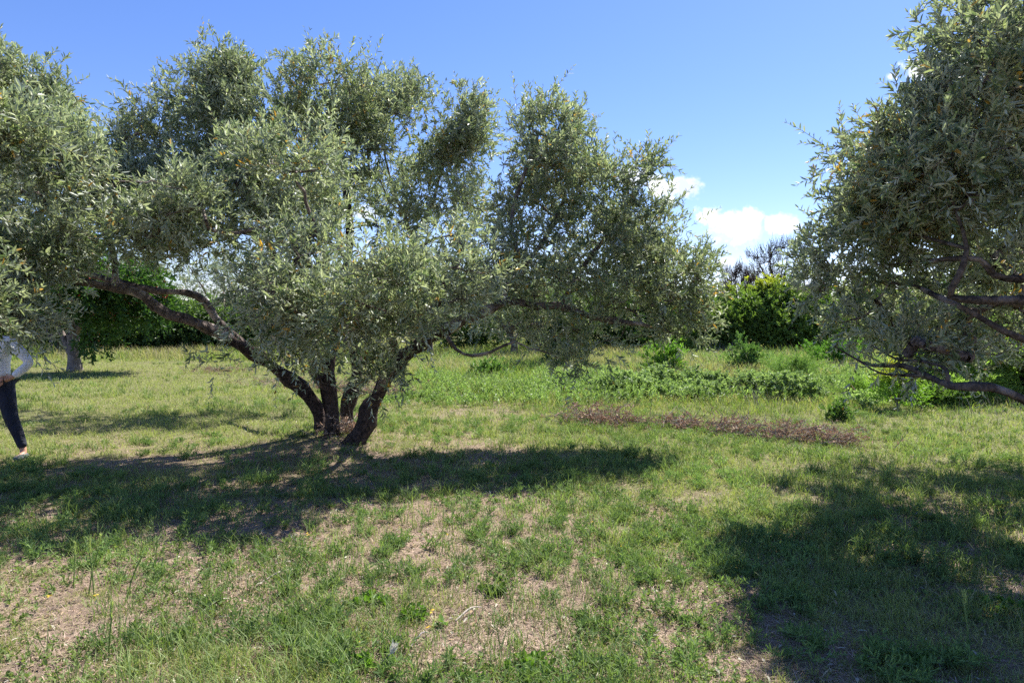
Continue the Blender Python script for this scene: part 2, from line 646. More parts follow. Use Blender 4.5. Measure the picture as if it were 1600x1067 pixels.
def grow(rng, stems, sprays, rtip=0.0035, expo=0.47, kink=0.12):
    """Attach every spray point to the nearest wood; returns list of (pts, radii)."""
    sp, sr = [], []
    for s in stems:
        k = max(1, len(s) // 60)
        lo = int(len(s) * 0.22)
        sp.append(s[lo::k, :3])
        sr.append(s[lo::k, 3])
    sp = np.concatenate(sp)
    sr = np.concatenate(sr)
    n = len(sp)
    cap = n + len(sprays) * 24 + 10
    PT = np.zeros((cap, 3))
    PT[:n] = sp
    PAR = np.full(cap, -1)
    TAN = np.zeros((cap, 3))
    TAN[:n, 2] = 1
    d0 = np.array([np.min(np.linalg.norm(sp - s, axis=1)) for s in sprays])
    paths = []
    ns0 = n
    GRP = np.zeros(cap, int)
    for i in np.argsort(d0):
        s = sprays[i]
        dd = np.linalg.norm(PT[:n] - s, axis=1)
        below = np.clip(PT[:n, 2] - s[2], 0, 1) * 0.5
        j = int(np.argmin(dd + below))
        D = dd[j]
        k = min(22, max(2, int(D / 0.11)))
        p0 = PT[j]
        t0 = TAN[j]
        dirn = (s - p0) / max(D, 1e-6)
        c1 = p0 + (t0 * 0.4 + dirn * 0.6) * D * 0.4 + rng.normal(size=3) * D * kink * 0.5
        c2 = s - (dirn * 0.8 + np.array([0, 0, 0.25])) * D * 0.3 + rng.normal(size=3) * D * kink
        idx = [j]
        for t in np.linspace(0, 1, k + 1)[1:]:
            q = (1 - t) ** 3 * p0 + 3 * (1 - t) ** 2 * t * c1 + 3 * (1 - t) * t * t * c2 + t ** 3 * s
            q = q + rng.normal(size=3) * 0.012
            PT[n] = q
            PAR[n] = idx[-1]
            TAN[n] = unit(q - PT[idx[-1]])
            idx.append(n)
            n += 1
        paths.append(idx)
        if idx[0] < ns0:
            GRP[idx[1]:n] = idx[1]
        else:
            GRP[idx[1]:n] = GRP[idx[0]]
    cnt = np.zeros(n)
    for idx in paths:
        cnt[idx[-1]] += 1
    for i in range(n - 1, -1, -1):
        if PAR[i] >= 0:
            cnt[PAR[i]] += cnt[i]
    rad = rtip * np.maximum(cnt, 1) ** expo
    ns = len(sp)
    out = []
    for idx in paths:
        r = rad[idx].copy()
        r[0] = r[1] if len(r) > 1 else r[0]
        if idx[0] < ns:
            r = np.minimum(r, sr[idx[0]] * 0.8)
        out.append((PT[idx], r))
    groups = {}
    for q, idx in zip(out, paths):
        groups.setdefault(int(GRP[idx[1]]), []).append(q)
    return list(groups.values())


def lobe_points(rng, c, r, n, shell=0.5, hole=0.36, ns=1.9, no=0.0, squash=0.0):
    """Points in an ellipsoid, denser near its skin, with gaps cut by noise."""
    c = np.asarray(c)
    r = np.asarray(r)
    out = np.zeros((0, 3))
    tries = 0
    while len(out) < n and tries < 30:
        tries += 1
        d = rnd_unit(rng, n * 2)
        rad = shell + (1 - shell) * rng.rand(n * 2) ** 0.6
        q = c + d * r * rad[:, None]
        nv = noise3(q[:, 0], q[:, 1], q[:, 2], ns, no)
        q = q[nv > hole]
        out = np.concatenate([out, q])
    return out[:n]


def olive_col(rng, n, pos):
    g = rng.rand(n)[:, None]
    g = g ** 1.6
    base = np.array([0.085, 0.130, 0.058]) * (1 - g) + np.array([0.42, 0.46, 0.32]) * g
    patch = noise3(pos[:, 0], pos[:, 1], pos[:, 2], 1.7, 2.0)[:, None]
    base = base * (0.82 + 0.4 * patch)
    young = rng.rand(n) < 0.13
    base[young] = np.array([0.26, 0.31, 0.14]) * rng.uniform(0.8, 1.2, (young.sum(), 1))
    ynoise = noise3(pos[:, 0], pos[:, 1], pos[:, 2], 2.6, 7.0)
    yel = rng.rand(n) < (0.007 + 0.10 * (ynoise > 0.72))
    base[yel] = np.array([0.50, 0.30, 0.05]) * rng.uniform(0.6, 1.15, (yel.sum(), 1))
    return base


def bud_col(rng, n, pos):
    return np.array([0.42, 0.42, 0.22]) * rng.uniform(0.65, 1.15, (n, 1))


def olive_foliage(acc, rng, pts, ctr, tw=7, ln=(0.16, 0.36), L=(0.055, 0.088), W=(0.17, 0.24), K=8, up=0.45, buds=True, spread=0.13, loose=0.0):
    T = len(pts) * tw
    o = np.repeat(pts, tw, 0) + rng.normal(size=(T, 3)) * spread
    c = np.repeat(ctr, tw, 0)
    d = unit(o - c) * 0.65 + np.array([[0, 0, up]]) * rng.uniform(-1.3, 2.4, (T, 1)) + rnd_unit(rng, T) * 0.75
    ll = rng.uniform(ln[0] * .7, ln[1], T) * np.where(rng.rand(T) < .16, 1.6, 1)
    twig_sticks(acc, o, d, ll, 0.0025, (0.2, 0.18, 0.13), 1, 0.12)
    cnt = twig_leaves(acc, rng, o, d, ll, K, L, W, olive_col, droop=0.12)
    if buds:
        k = rng.rand(T) < 0.55
        twig_leaves(acc, rng, o[k], d[k], ll[k] * 0.85, 5, (0.014, 0.026), (0.4, 0.6), bud_col, droop=0.12, ang=(0.5, 1.3), drop=0.3, jit=0.6)
    return cnt


def build_branches(groups, root, mat, limit=90):
    """One part per branch that leaves a limb; the smallest ones past the limit together."""
    groups = sorted(groups, key=len, reverse=True)
    for g in groups[:limit]:
        br = Acc()
        for p, r in g:
            tube(br, p, r, 6 if r[0] > 0.012 else 4, cap=False)
        br.build('branch', mat, root, smooth=True)
    if len(groups) > limit:
        br = Acc()
        for g in groups[limit:]:
            for p, r in g:
                tube(br, p, r, 4, cap=False)
        tag(br.build('small_branches', mat, root, smooth=True), None, None, kind='stuff')


def olive_tree(name, label, base, stems, lobes, seed, group=None, tw=7, L=(0.058, 0.095), K=7, sides=12, buds=True, ln=(0.16, 0.36), hole=0.44, spread=0.10, rtip=0.0035, W=(0.2, 0.28)):
    """stems: list of (part name, [(px,py,d,r)...] or world rows). lobes: (centre, radii, count)."""
    rng = np.random.RandomState(seed)
    root = empty(name, (base[0], base[1], float(H(base[0], base[1])) - 0.02), label, 'tree', group)
    sp = []
    for pn, rows, mat in stems:
        s = spline(rows)
        j = noise3(s[:, 0], s[:, 1], s[:, 2], 3.0, seed) - 0.5
        s[:, 2] += j * 0.08
        s[:, 0] += (noise3(s[:, 0], s[:, 1], s[:, 2], 2.5, seed + 3) - 0.5) * 0.12
        s[:, 3] *= 1 + .45 * (noise3(s[:, 0], s[:, 1], s[:, 2], 5.5, seed + 1.5) - .5)
        a = Acc()
        tube(a, s[:, :3], s[:, 3], sides + 6, m=0, rough=0.34)
        a.build(pn, mat, root, smooth=True)
        sp.append(s)
    pts, ctr = [], []
    for (c, r, n) in lobes:
        q = lobe_points(rng, c, r, n, hole=hole, no=seed)
        pts.append(q)
        ctr.append(np.repeat([np.asarray(c) - np.array([0, 0, r[2] * 0.4])], len(q), 0))
    pts = np.concatenate(pts)
    ctr = np.concatenate(ctr)
    # keep foliage off the ground
    ok = pts[:, 2] > H(pts[:, 0], pts[:, 1]) + 0.35
    pts, ctr = pts[ok], ctr[ok]
    build_branches(grow(rng, sp, pts, rtip=rtip), root, M_BARK)
    cr = Acc()
    n = olive_foliage(cr, rng, pts, ctr, tw=tw, L=L, K=K, buds=buds, ln=ln, spread=spread, W=W)
    cr.build('crown', [M_OLIVE, M_TWIG], root)
    print(name, 'sprays', len(pts), 'leaves', n)
    return root


def PR(px, py, d, r):
    return (*P(px, py, d), r)


def lobe(px, py, d, rx, ry, rd, n):
    """Lobe given where it stands; rx, ry in photo pixels at that distance, rd in metres."""
    a, b = rx * d / F, ry * d / F
    return (P(px, py + 8, d), (max(a * .6, a - .08), rd, max(b * .6, b - .11)), n)


# ------------------------------------------------------------------ ground
def green_map(x, y):
    g = 0.40 * noise2(x, y, 0.9, 11.0, 3) + 0.60 * noise2(x, y, 3.6, 21.0, 3)
    g = sstep(0.37, 0.66, g) * (.55 + .45 * sstep(.3, .6, noise2(x, y, 9.0, 27.0, 2)))
    # bare, strawy tracks seen in front of the tree and around its foot
    for (cx, cy, rx, ry, a) in ((-0.7, 5.6, 1.5, 0.9, .55), (-3.0, 8.2, 1.2, .7, .6), (-4.6, 7.8, .9, .5, .5), (-0.2, 4.0, .9, .6, .45),
                                (-.5, 4.2, 2.0, 1.3, .22), (.9, 3.4, 1.2, .8, .12), (-2.4, 4.6, 1.2, .9, .28), (2.9, 4.6, .5, .35, .5), (-1.5, 4.7, .8, .5, .35), (3.6, 4.2, .6, .5, .45), (-0.6, 12.3, 1.8, .8, .4)):
        g = g - a * np.exp(-((x - cx) / rx) ** 2 - ((y - cy) / ry) ** 2)
    g = g + 0.5 * sstep(7.5, 12, y) + 0.08 + .12 * sstep(0, 1.5, x) + .4 * sstep(-1.5, -3, x) * sstep(6, 9, y) + .6 * sstep(-.3, 1.2, x) * sstep(5.2, 7.5, y)
    g = g + 0.3 * np.exp(-((x - 1.4) / 1.0) ** 2 - ((y - 6.2) / 1.6) ** 2)
    return np.clip(g, 0.04, 1)


def axis(lo, hi, step, far, grow_=1.25):
    a = list(np.arange(lo, hi + 1e-6, step))
    s, x = step, hi
    while x < far:
        s *= grow_
        x += s
        a.append(x)
    s, x, pre = step, lo, []
    while x > -far:
        s *= grow_
        x -= s
        pre.append(x)
    return np.array(pre[::-1] + a)


xs = axis(-16, 16, 0.08, 900)
ys = axis(-2, 26, 0.08, 1500)
gx, gy = np.meshgrid(xs, ys)
gz = H(gx, gy) + 0.018 * (noise2(gx, gy, 6.0, 2.0, 2) - 0.5) * (np.abs(gx) < 18) * (gy < 30)
gm = green_map(gx, gy)[..., None]
nn = noise2(gx, gy, 4.0, 31.0, 3)[..., None]
dry = np.array([0.34, 0.25, 0.19]) * (1 - nn) + np.array([0.19, 0.135, 0.10]) * nn
grn = np.array([0.17, 0.165, 0.07]) * (1 - nn) + np.array([0.11, 0.11, 0.045]) * nn
gc = dry * (1 - gm) + grn * gm
a = Acc()
nx_, ny_ = len(xs), len(ys)
idx = np.arange(nx_ * ny_).reshape(ny_, nx_)
a.add(np.stack([gx, gy, gz], -1).reshape(-1, 3), np.stack([idx[:-1, :-1], idx[:-1, 1:], idx[1:, 1:], idx[1:, :-1]], -1).reshape(-1, 4), gc.reshape(-1, 3))
tag(a.build('ground', M_GROUND, smooth=True), None, None, kind='structure')

# ------------------------------------------------------------------ main olive tree
bx, by = float(BASE[0]), float(BASE[1])
main_stems = [
    ('trunk', [PR(508, 697, 9.12, 0.163), PR(504, 684, 9.14, 0.112), PR(499, 662, 9.15, 0.095), PR(478, 620, 9.1, 0.090), PR(440, 578, 9.0, 0.086), PR(395, 550, 8.85, 0.079), PR(355, 530, 8.7, 0.074)], M_BARKD),
    ('limb', [PR(362, 533, 8.72, 0.071), PR(320, 512, 8.5, 0.067), PR(262, 490, 8.3, 0.062), PR(225, 462, 8.1, 0.057), PR(165, 448, 7.9, 0.052), PR(105, 437, 7.6, 0.045), PR(40, 418, 7.3, 0.036), PR(-30, 392, 7.0, 0.030), PR(-90, 350, 6.8, 0.016)], M_BARK),
    ('limb', [PR(395, 550, 8.85, 0.060), PR(350, 508, 8.8, 0.052), PR(318, 470, 8.7, 0.048), PR(290, 458, 8.6, 0.045), PR(235, 452, 8.5, 0.043), PR(180, 440, 8.4, 0.043), PR(120, 425, 8.4, 0.039), PR(60, 395, 8.3, 0.029), PR(10, 340, 8.3, 0.020)], M_BARK),
    ('limb', [PR(180, 440, 8.1, 0.043), PR(176, 400, 8.1, 0.036), PR(160, 350, 8.2, 0.029), PR(170, 280, 8.2, 0.022), PR(150, 200, 8.3, 0.012)], M_BARK),
    ('trunk', [PR(516, 692, 9.2, 0.095), PR(512, 660, 9.22, 0.077), PR(500, 600, 9.25, 0.073), PR(492, 545, 9.2, 0.067), PR(470, 495, 9.1, 0.060), PR(440, 468, 8.9, 0.052), PR(405, 455, 8.7, 0.043)], M_BARKD),
    ('limb', [PR(470, 495, 9.1, 0.052), PR(440, 430, 9.0, 0.045), PR(420, 372, 8.9, 0.040), PR(385, 362, 8.8, 0.033), PR(335, 350, 8.6, 0.028), PR(280, 300, 8.4, 0.016)], M_BARK),
    ('limb', [PR(430, 400, 8.95, 0.036), PR(400, 330, 9.1, 0.031), PR(370, 260, 9.2, 0.028), PR(345, 180, 9.2, 0.018), PR(325, 110, 9.2, 0.010)], M_BARK),
    ('trunk', [PR(524, 700, 9.0, 0.146), PR(522, 686, 9.0, 0.103), PR(520, 655, 8.98, 0.086), PR(514, 600, 8.95, 0.079), PR(511, 545, 8.95, 0.072), PR(520, 490, 9.0, 0.064), PR(534, 430, 9.1, 0.053), PR(545, 360, 9.2, 0.043), PR(540, 290, 9.3, 0.033), PR(525, 220, 9.4, 0.026), PR(520, 140, 9.4, 0.012)], M_BARKD),
    ('trunk', [PR(538, 672, 9.75, 0.11), PR(541, 640, 9.75, 0.085), PR(554, 600, 9.8, 0.08), PR(556, 545, 9.85, 0.073), PR(556, 505, 9.9, 0.065), PR(585, 450, 10.1, 0.052)], M_BARKD),
    ('limb', [PR(585, 450, 10.1, 0.050), PR(640, 398, 10.2, 0.043), PR(644, 365, 10.2, 0.036), PR(665, 330, 10.2, 0.028), PR(690, 270, 10.2, 0.022), PR(700, 190, 10.2, 0.012)], M_BARK),
    ('limb', [PR(644, 370, 10.2, 0.030), PR(632, 345, 10.2, 0.026), PR(610, 290, 10.2, 0.020), PR(600, 210, 10.2, 0.010)], M_BARK),
    ('limb', [PR(640, 398, 10.2, 0.028), PR(680, 372, 10.2, 0.018), PR(720, 366, 10.2, 0.012), PR(752, 350, 10.1, 0.008)], M_BARK),
    ('limb', [PR(556, 505, 9.9, 0.060), PR(560, 440, 10.8, 0.052), PR(540, 400, 11.8, 0.041), PR(500, 370, 12.8, 0.029), PR(440, 340, 13.4, 0.016)], M_BARK),
    ('limb', [PR(585, 450, 10.1, 0.043), PR(620, 430, 11.2, 0.036), PR(660, 410, 12.4, 0.029), PR(690, 395, 13.4, 0.020)], M_BARK),
    ('trunk', [PR(553, 708, 8.7, 0.172), PR(560, 696, 8.7, 0.133), PR(568, 676, 8.72, 0.112), PR(578, 645, 8.75, 0.103), PR(600, 605, 8.75, 0.096), PR(622, 570, 8.75, 0.093), PR(655, 535, 8.7, 0.086), PR(695, 512, 8.65, 0.077)], M_BARKD),
    ('limb', [PR(690, 514, 8.66, 0.076), PR(735, 492, 8.6, 0.067), PR(785, 474, 8.6, 0.058), PR(830, 476, 8.6, 0.052), PR(890, 480, 8.6, 0.045), PR(930, 492, 8.6, 0.038), PR(975, 500, 8.6, 0.029), PR(1020, 510, 8.6, 0.022), PR(1065, 520, 8.6, 0.010)], M_BARK),
    ('limb', [PR(785, 476, 8.6, 0.045), PR(792, 440, 8.6, 0.038), PR(806, 425, 8.6, 0.033), PR(800, 380, 8.7, 0.030), PR(808, 300, 8.8, 0.022), PR(840, 210, 8.9, 0.012)], M_BARK),
    ('limb', [PR(806, 425, 8.6, 0.029), PR(850, 370, 8.8, 0.028), PR(880, 300, 9.0, 0.020), PR(870, 200, 9.1, 0.010)], M_BARK),
    ('limb', [PR(885, 480, 8.6, 0.034), PR(905, 430, 8.7, 0.028), PR(945, 380, 8.8, 0.024), PR(985, 320, 8.9, 0.014), PR(1010, 280, 8.9, 0.007)], M_BARK),
    ('limb', [PR(692, 520, 8.6, 0.030), PR(712, 545, 8.5, 0.024), PR(735, 556, 8.5, 0.022), PR(765, 550, 8.5, 0.018), PR(800, 532, 8.5, 0.013), PR(830, 545, 8.5, 0.010), PR(868, 552, 8.5, 0.007), PR(900, 575, 8.5, 0.005)], M_BARK),
    ('limb', [PR(600, 605, 8.7, 0.052), PR(612, 550, 8.1, 0.043), PR(600, 490, 7.3, 0.031), PR(590, 430, 6.6, 0.020)], M_BARK),
    ('limb', [PR(500, 600, 9.0, 0.052), PR(480, 555, 8.3, 0.040), PR(460, 510, 7.5, 0.028), PR(460, 450, 6.9, 0.018)], M_BARK),
]
main_lobes = [
    # upper left crest
    lobe(325, 122, 9.2, 64, 56, .7, 50), lobe(300, 190, 9.0, 78, 75, .9, 70), lobe(385, 175, 9.2, 70, 60, .9, 50),
    lobe(240, 235, 8.7, 62, 70, .8, 55),
    # centre crest
    lobe(520, 150, 9.4, 85, 70, .9, 85), lobe(450, 210, 9.2, 85, 75, .9, 65), lobe(480, 290, 8.2, 110, 75, 1.0, 65),
    lobe(665, 190, 10.0, 92, 70, .9, 90), lobe(600, 240, 9.8, 85, 80, .8, 58), lobe(690, 280, 10.0, 66, 60, .8, 40),
    lobe(715, 170, 9.9, 45, 52, .5, 26), lobe(725, 250, 9.8, 40, 45, .5, 20), lobe(600, 125, 9.7, 62, 32, .5, 24), lobe(420, 130, 9.3, 55, 40, .6, 30), lobe(590, 165, 9.6, 60, 50, .6, 34), lobe(745, 225, 9.6, 32, 50, .4, 14), lobe(220, 300, 8.4, 80, 60, .8, 40), lobe(740, 320, 9.4, 40, 50, .5, 14), lobe(350, 290, 8.8, 110, 75, 1.0, 75), lobe(580, 320, 9.2, 90, 55, .8, 24),
    # left spread
    lobe(150, 290, 7.6, 110, 80, 1.1, 80), lobe(60, 330, 6.9, 95, 85, 1.1, 74), lobe(180, 350, 7.0, 105, 45, 1.0, 44),
    lobe(15, 400, 6.4, 62, 50, .7, 26), lobe(5, 470, 6.2, 58, 58, .6, 44), lobe(-60, 330, 6.2, 90, 90, 1.1, 50), lobe(310, 360, 7.4, 90, 45, .9, 32),
    lobe(-60, 450, 5.9, 80, 80, .9, 45), lobe(-200, 350, 6.0, 110, 110, 1.2, 60), lobe(60, 250, 6.4, 105, 60, .8, 50), lobe(-50, 290, 5.6, 80, 60, .7, 34), lobe(130, 230, 6.8, 80, 50, .6, 30), lobe(0, 200, 6.2, 60, 45, .6, 22), lobe(230, 300, 6.6, 80, 55, .7, 40),
    lobe(-40, 180, 5.5, 90, 50, .8, 34),
    # foreground centre skirts
    lobe(480, 420, 6.6, 105, 62, .8, 50), lobe(590, 440, 6.6, 105, 60, .8, 46), lobe(700, 435, 7.0, 90, 50, .7, 36),
    lobe(470, 235, 6.9, 70, 48, .6, 24), lobe(390, 250, 7.4, 70, 50, .6, 26),
    lobe(415, 485, 7.0, 58, 46, .5, 34), lobe(540, 495, 6.7, 85, 44, .5, 46), lobe(620, 495, 6.9, 60, 40, .4, 28),
    lobe(600, 575, 7.6, 36, 34, .3, 15), lobe(455, 545, 7.8, 52, 32, .4, 19), lobe(640, 465, 7.5, 110, 38, .5, 30),
    lobe(330, 545, 7.9, 20, 14, .2, 2), lobe(375, 435, 7.3, 45, 34, .4, 14), lobe(500, 350, 7.0, 90, 42, .6, 26), lobe(700, 370, 7.2, 50, 34, .5, 12),
    # right spread
    lobe(852, 205, 9.0, 58, 66, .7, 60), lobe(880, 270, 9.0, 85, 65, .9, 70), lobe(820, 320, 8.9, 62, 70, .8, 46),
    lobe(940, 300, 8.9, 62, 72, .8, 55), lobe(1010, 350, 8.8, 72, 62, .8, 64), lobe(920, 390, 8.8, 95, 55, .9, 62),
    lobe(1050, 420, 8.7, 56, 52, .7, 50), lobe(1000, 455, 8.7, 95, 42, .8, 55), lobe(850, 430, 8.7, 80, 50, .7, 46),
    lobe(760, 410, 8.6, 50, 55, .6, 28), lobe(1060, 495, 8.6, 45, 36, .5, 22), lobe(1005, 262, 8.9, 32, 32, .4, 11),
    lobe(850, 510, 8.5, 62, 28, .4, 14), lobe(890, 550, 8.5, 30, 26, .25, 9), lobe(930, 515, 8.6, 62, 24, .4, 14),
    # far side of the vase-shaped crown
    lobe(420, 300, 13.0, 90, 42, 1.0, 110), lobe(290, 310, 13.2, 80, 38, .9, 80), lobe(160, 300, 12.8, 80, 45, 1.0, 50),
    lobe(670, 330, 13.4, 62, 22, .6, 14), lobe(545, 300, 13.0, 60, 36, .8, 56),
]
olive_tree('olive_tree', 'large spreading olive tree with five dark stems splaying from one foot, in mid-meadow', (bx, by), main_stems, main_lobes, 3, tw=6, L=(.048, .084), W=(.24, .32), K=7, hole=.46)

# ------------------------------------------------------------------ olive at the right edge
rs = P(2010, 640, 6.0)
rt = (rs[0], 6.0)
right_stems = [
    ('trunk', [(5.9, 5.1, -.05, .24), (5.8, 5.1, .35, .19), (5.65, 5.05, .9, .17), (5.5, 5.0, 1.4, .16)], M_BARKR),
    ('limb', [(5.65, 5.05, .8, .10), PR(1780, 640, 4.72, 0.0366), PR(1700, 640, 4.56, 0.0304), PR(1600, 620, 4.40, 0.0262), PR(1540, 612, 4.36, 0.0235), PR(1485, 608, 4.42, 0.0209), PR(1450, 590, 4.64, 0.0183), PR(1410, 570, 4.89, 0.0147), PR(1350, 566, 5.27, 0.0084), PR(1310, 540, 5.27, 0.0042)], M_BARKR),
    ('limb', [PR(1478, 604, 4.46, 0.0157), PR(1474, 582, 4.48, 0.0126), PR(1440, 566, 4.70, 0.0094), PR(1400, 560, 4.95, 0.0062), PR(1360, 540, 5.21, 0.0036)], M_BARKR),
    ('limb', [PR(1445, 588, 4.67, 0.0136), PR(1400, 584, 4.95, 0.0105), PR(1365, 574, 5.18, 0.0073), PR(1330, 555, 5.27, 0.0036)], M_BARKR),
    ('limb', [(5.5, 5.0, 1.35, .10), PR(1780, 560, 4.72, 0.0314), PR(1690, 548, 4.64, 0.0272), PR(1600, 532, 4.56, 0.0235), PR(1540, 503, 4.56, 0.0199), PR(1480, 470, 4.69, 0.0157), PR(1420, 450, 5.18, 0.0115), PR(1360, 430, 5.69, 0.0062)], M_BARKR),
    ('limb', [(5.5, 5.0, 1.35, .12), PR(1760, 480, 4.72, 0.0392), PR(1660, 465, 4.56, 0.0324), PR(1600, 467, 4.48, 0.0288), PR(1530, 470, 4.48, 0.0262), PR(1488, 464, 4.56, 0.0230), PR(1505, 430, 4.48, 0.0209), PR(1516, 385, 4.48, 0.0178), PR(1490, 320, 4.55, 0.0126), PR(1460, 240, 4.74, 0.0073)], M_BARKR),
    ('limb', [(5.5, 5.0, 1.35, .12), PR(1750, 430, 4.80, 0.0366), PR(1660, 420, 4.64, 0.0304), PR(1600, 430, 4.56, 0.0262), PR(1555, 424, 4.56, 0.0241), PR(1535, 402, 4.56, 0.0199), PR(1480, 404, 4.69, 0.0157), PR(1400, 415, 5.23, 0.0105), PR(1340, 400, 5.66, 0.0052)], M_BARKR),
    ('limb', [(5.5, 5.0, 1.35, .12), PR(1780, 360, 4.96, 0.0419), PR(1690, 280, 4.88, 0.0314), PR(1620, 200, 4.80, 0.0235), PR(1560, 120, 4.80, 0.0157), PR(1530, 30, 4.80, 0.0073)], M_BARKR),
    ('limb', [PR(1690, 280, 4.88, 0.0262), PR(1640, 300, 5.12, 0.0209), PR(1560, 300, 5.44, 0.0157), PR(1450, 290, 6.18, 0.0094), PR(1390, 260, 6.69, 0.0052)], M_BARKR),
    ('limb', [PR(1516, 385, 4.48, 0.0157), PR(1440, 370, 4.87, 0.0126), PR(1360, 355, 5.50, 0.0084), PR(1290, 365, 5.66, 0.0042)], M_BARKR),
]
right_lobes = [
    lobe(1560, 540, 6.6, 60, 22, .5, 8),
    lobe(1480, 430, 5.90, 60, 34, 0.5, 12), lobe(1560, 400, 5.60, 60, 34, 0.5, 13), lobe(1560, 490, 6.20, 60, 28, 0.5, 9), lobe(1440, 505, 5.80, 50, 26, 0.4, 9),
    lobe(1355, 330, 7.60, 50, 40, 0.6, 24), lobe(1405, 240, 7.20, 50, 40, 0.6, 22),
    lobe(1500, 35, 4.90, 34, 40, 0.4, 14), lobe(1345, 500, 5.49, 42, 26, 0.3, 7), lobe(1400, 530, 5.05, 50, 22, 0.3, 7), lobe(1300, 440, 5.61, 24, 26, 0.3, 6), lobe(1290, 400, 5.73, 26, 24, 0.3, 6),
    lobe(1410, 300, 8.40, 60, 45, 0.7, 34), lobe(1500, 270, 8.80, 70, 50, 0.8, 50), lobe(1600, 300, 8.80, 80, 50, 0.8, 52), lobe(1700, 260, 8.60, 90, 60, 0.9, 56), lobe(1480, 330, 7.00, 70, 40, 0.7, 24), lobe(1780, 220, 7.40, 90, 60, 0.9, 36), lobe(1820, 280, 8.40, 110, 60, 0.9, 36), lobe(1520, 180, 7.40, 70, 50, 0.8, 26),
    lobe(1560, 60, 4.72, 75, 75, 0.6, 36), lobe(1530, 150, 5.24, 75, 62, 0.6, 34), lobe(1414, 225, 5.32, 72, 58, 0.6, 39), lobe(1480, 240, 4.86, 75, 62, 0.7, 39),
    lobe(1374, 290, 5.59, 62, 48, 0.6, 29), lobe(1430, 330, 5.12, 85, 60, 0.7, 41), lobe(1359, 350, 5.50, 55, 40, 0.5, 23), lobe(1284, 372, 5.76, 24, 16, 0.2, 3),
    lobe(1550, 320, 4.97, 75, 70, 0.6, 31), lobe(1600, 230, 5.15, 75, 80, 0.7, 34), lobe(1349, 420, 5.56, 50, 42, 0.5, 8), lobe(1414, 420, 5.50, 75, 50, 0.6, 8),
    lobe(1379, 480, 5.37, 58, 38, 0.5, 8), lobe(1430, 490, 5.47, 80, 45, 0.6, 7), lobe(1540, 440, 5.44, 100, 60, 0.6, 8), lobe(1384, 540, 5.24, 55, 22, 0.3, 5),
    lobe(1460, 545, 5.08, 60, 28, 0.4, 3), lobe(1354, 225, 5.73, 30, 34, 0.3, 7), lobe(1600, 500, 5.60, 80, 50, 0.6, 4),
    lobe(1369, 290, 5.13, 36, 30, 0.4, 10), lobe(1430, 260, 4.74, 60, 45, 0.5, 21), lobe(1520, 120, 4.52, 40, 60, 0.5, 18), lobe(1570, 330, 4.52, 60, 50, 0.5, 14), lobe(1700, 150, 4.52, 90, 90, 0.7, 36), lobe(1414, 330, 5.22, 60, 45, 0.4, 18), lobe(1700, 100, 5.24, 100, 130, 1, 47), lobe(1760, 280, 5.06, 110, 110, 1, 47), lobe(1700, -80, 4.96, 140, 100, 1, 47), lobe(1560, 380, 6.40, 90, 60, 0.9, 8),
    lobe(1700, 380, 6.72, 120, 70, 1, 39), lobe(1520, 240, 6.56, 90, 60, 0.8, 31), lobe(1900, 250, 6.08, 160, 160, 1.3, 55), lobe(1800, 430, 4.70, 90, 70, 0.8, 23),
    lobe(2000, 180, 5.06, 180, 180, 1.3, 55),
]
olive_tree('olive_tree', 'grey green olive tree whose limbs reach in from outside the right edge', (5.9, 5.1), right_stems, right_lobes, 11, tw=7, spread=.10, ln=(.12, .28), K=8, L=(.044, .074), W=(.24, .32))

# ------------------------------------------------------------------ olive at the left edge
left_stems = [
    ('trunk', [(-9.6, 10.6, -.05, .24), (-9.55, 10.6, .4, .19), (-9.3, 10.5, 1.1, .16)], M_BARK),
    ('limb', [(-9.3, 10.5, 1.1, .12), (-8.6, 10.3, 2.2, .09), (-8.0, 10.1, 3.2, .06), (-7.7, 10.0, 4.2, .035), (-7.6, 10.0, 5.1, .015)], M_BARK),
    ('limb', [(-9.3, 10.5, 1.1, .12), (-9.9, 10.2, 2.3, .08), (-10.4, 9.8, 3.5, .05), (-10.6, 9.6, 4.6, .02)], M_BARK),
    ('limb', [(-8.6, 10.3, 2.2, .07), (-7.4, 10.6, 2.8, .05), (-6.6, 10.8, 3.4, .03), (-6.2, 10.8, 3.9, .014)], M_BARK),
]
left_lobes = [
    lobe(45, 130, 10.2, 78, 52, .8, 80), lobe(95, 160, 10.3, 45, 30, .5, 26), lobe(-60, 130, 10.2, 100, 80, 1.0, 75), lobe(40, 220, 10.2, 90, 60, .9, 70),
    lobe(130, 240, 10.6, 70, 50, .8, 48), lobe(-80, 260, 10.0, 110, 90, 1.1, 70), lobe(-220, 200, 9.8, 120, 120, 1.2, 70), lobe(30, 320, 10.4, 110, 60, .9, 50),
    lobe(-150, 380, 10.2, 120, 70, 1.1, 45),
]
olive_tree('olive_tree', 'pale olive tree standing behind the large spreading one, crown at the upper left corner', (-9.6, 10.6), left_stems, left_lobes, 23, tw=5, L=(.06, .1), W=(.24, .32))


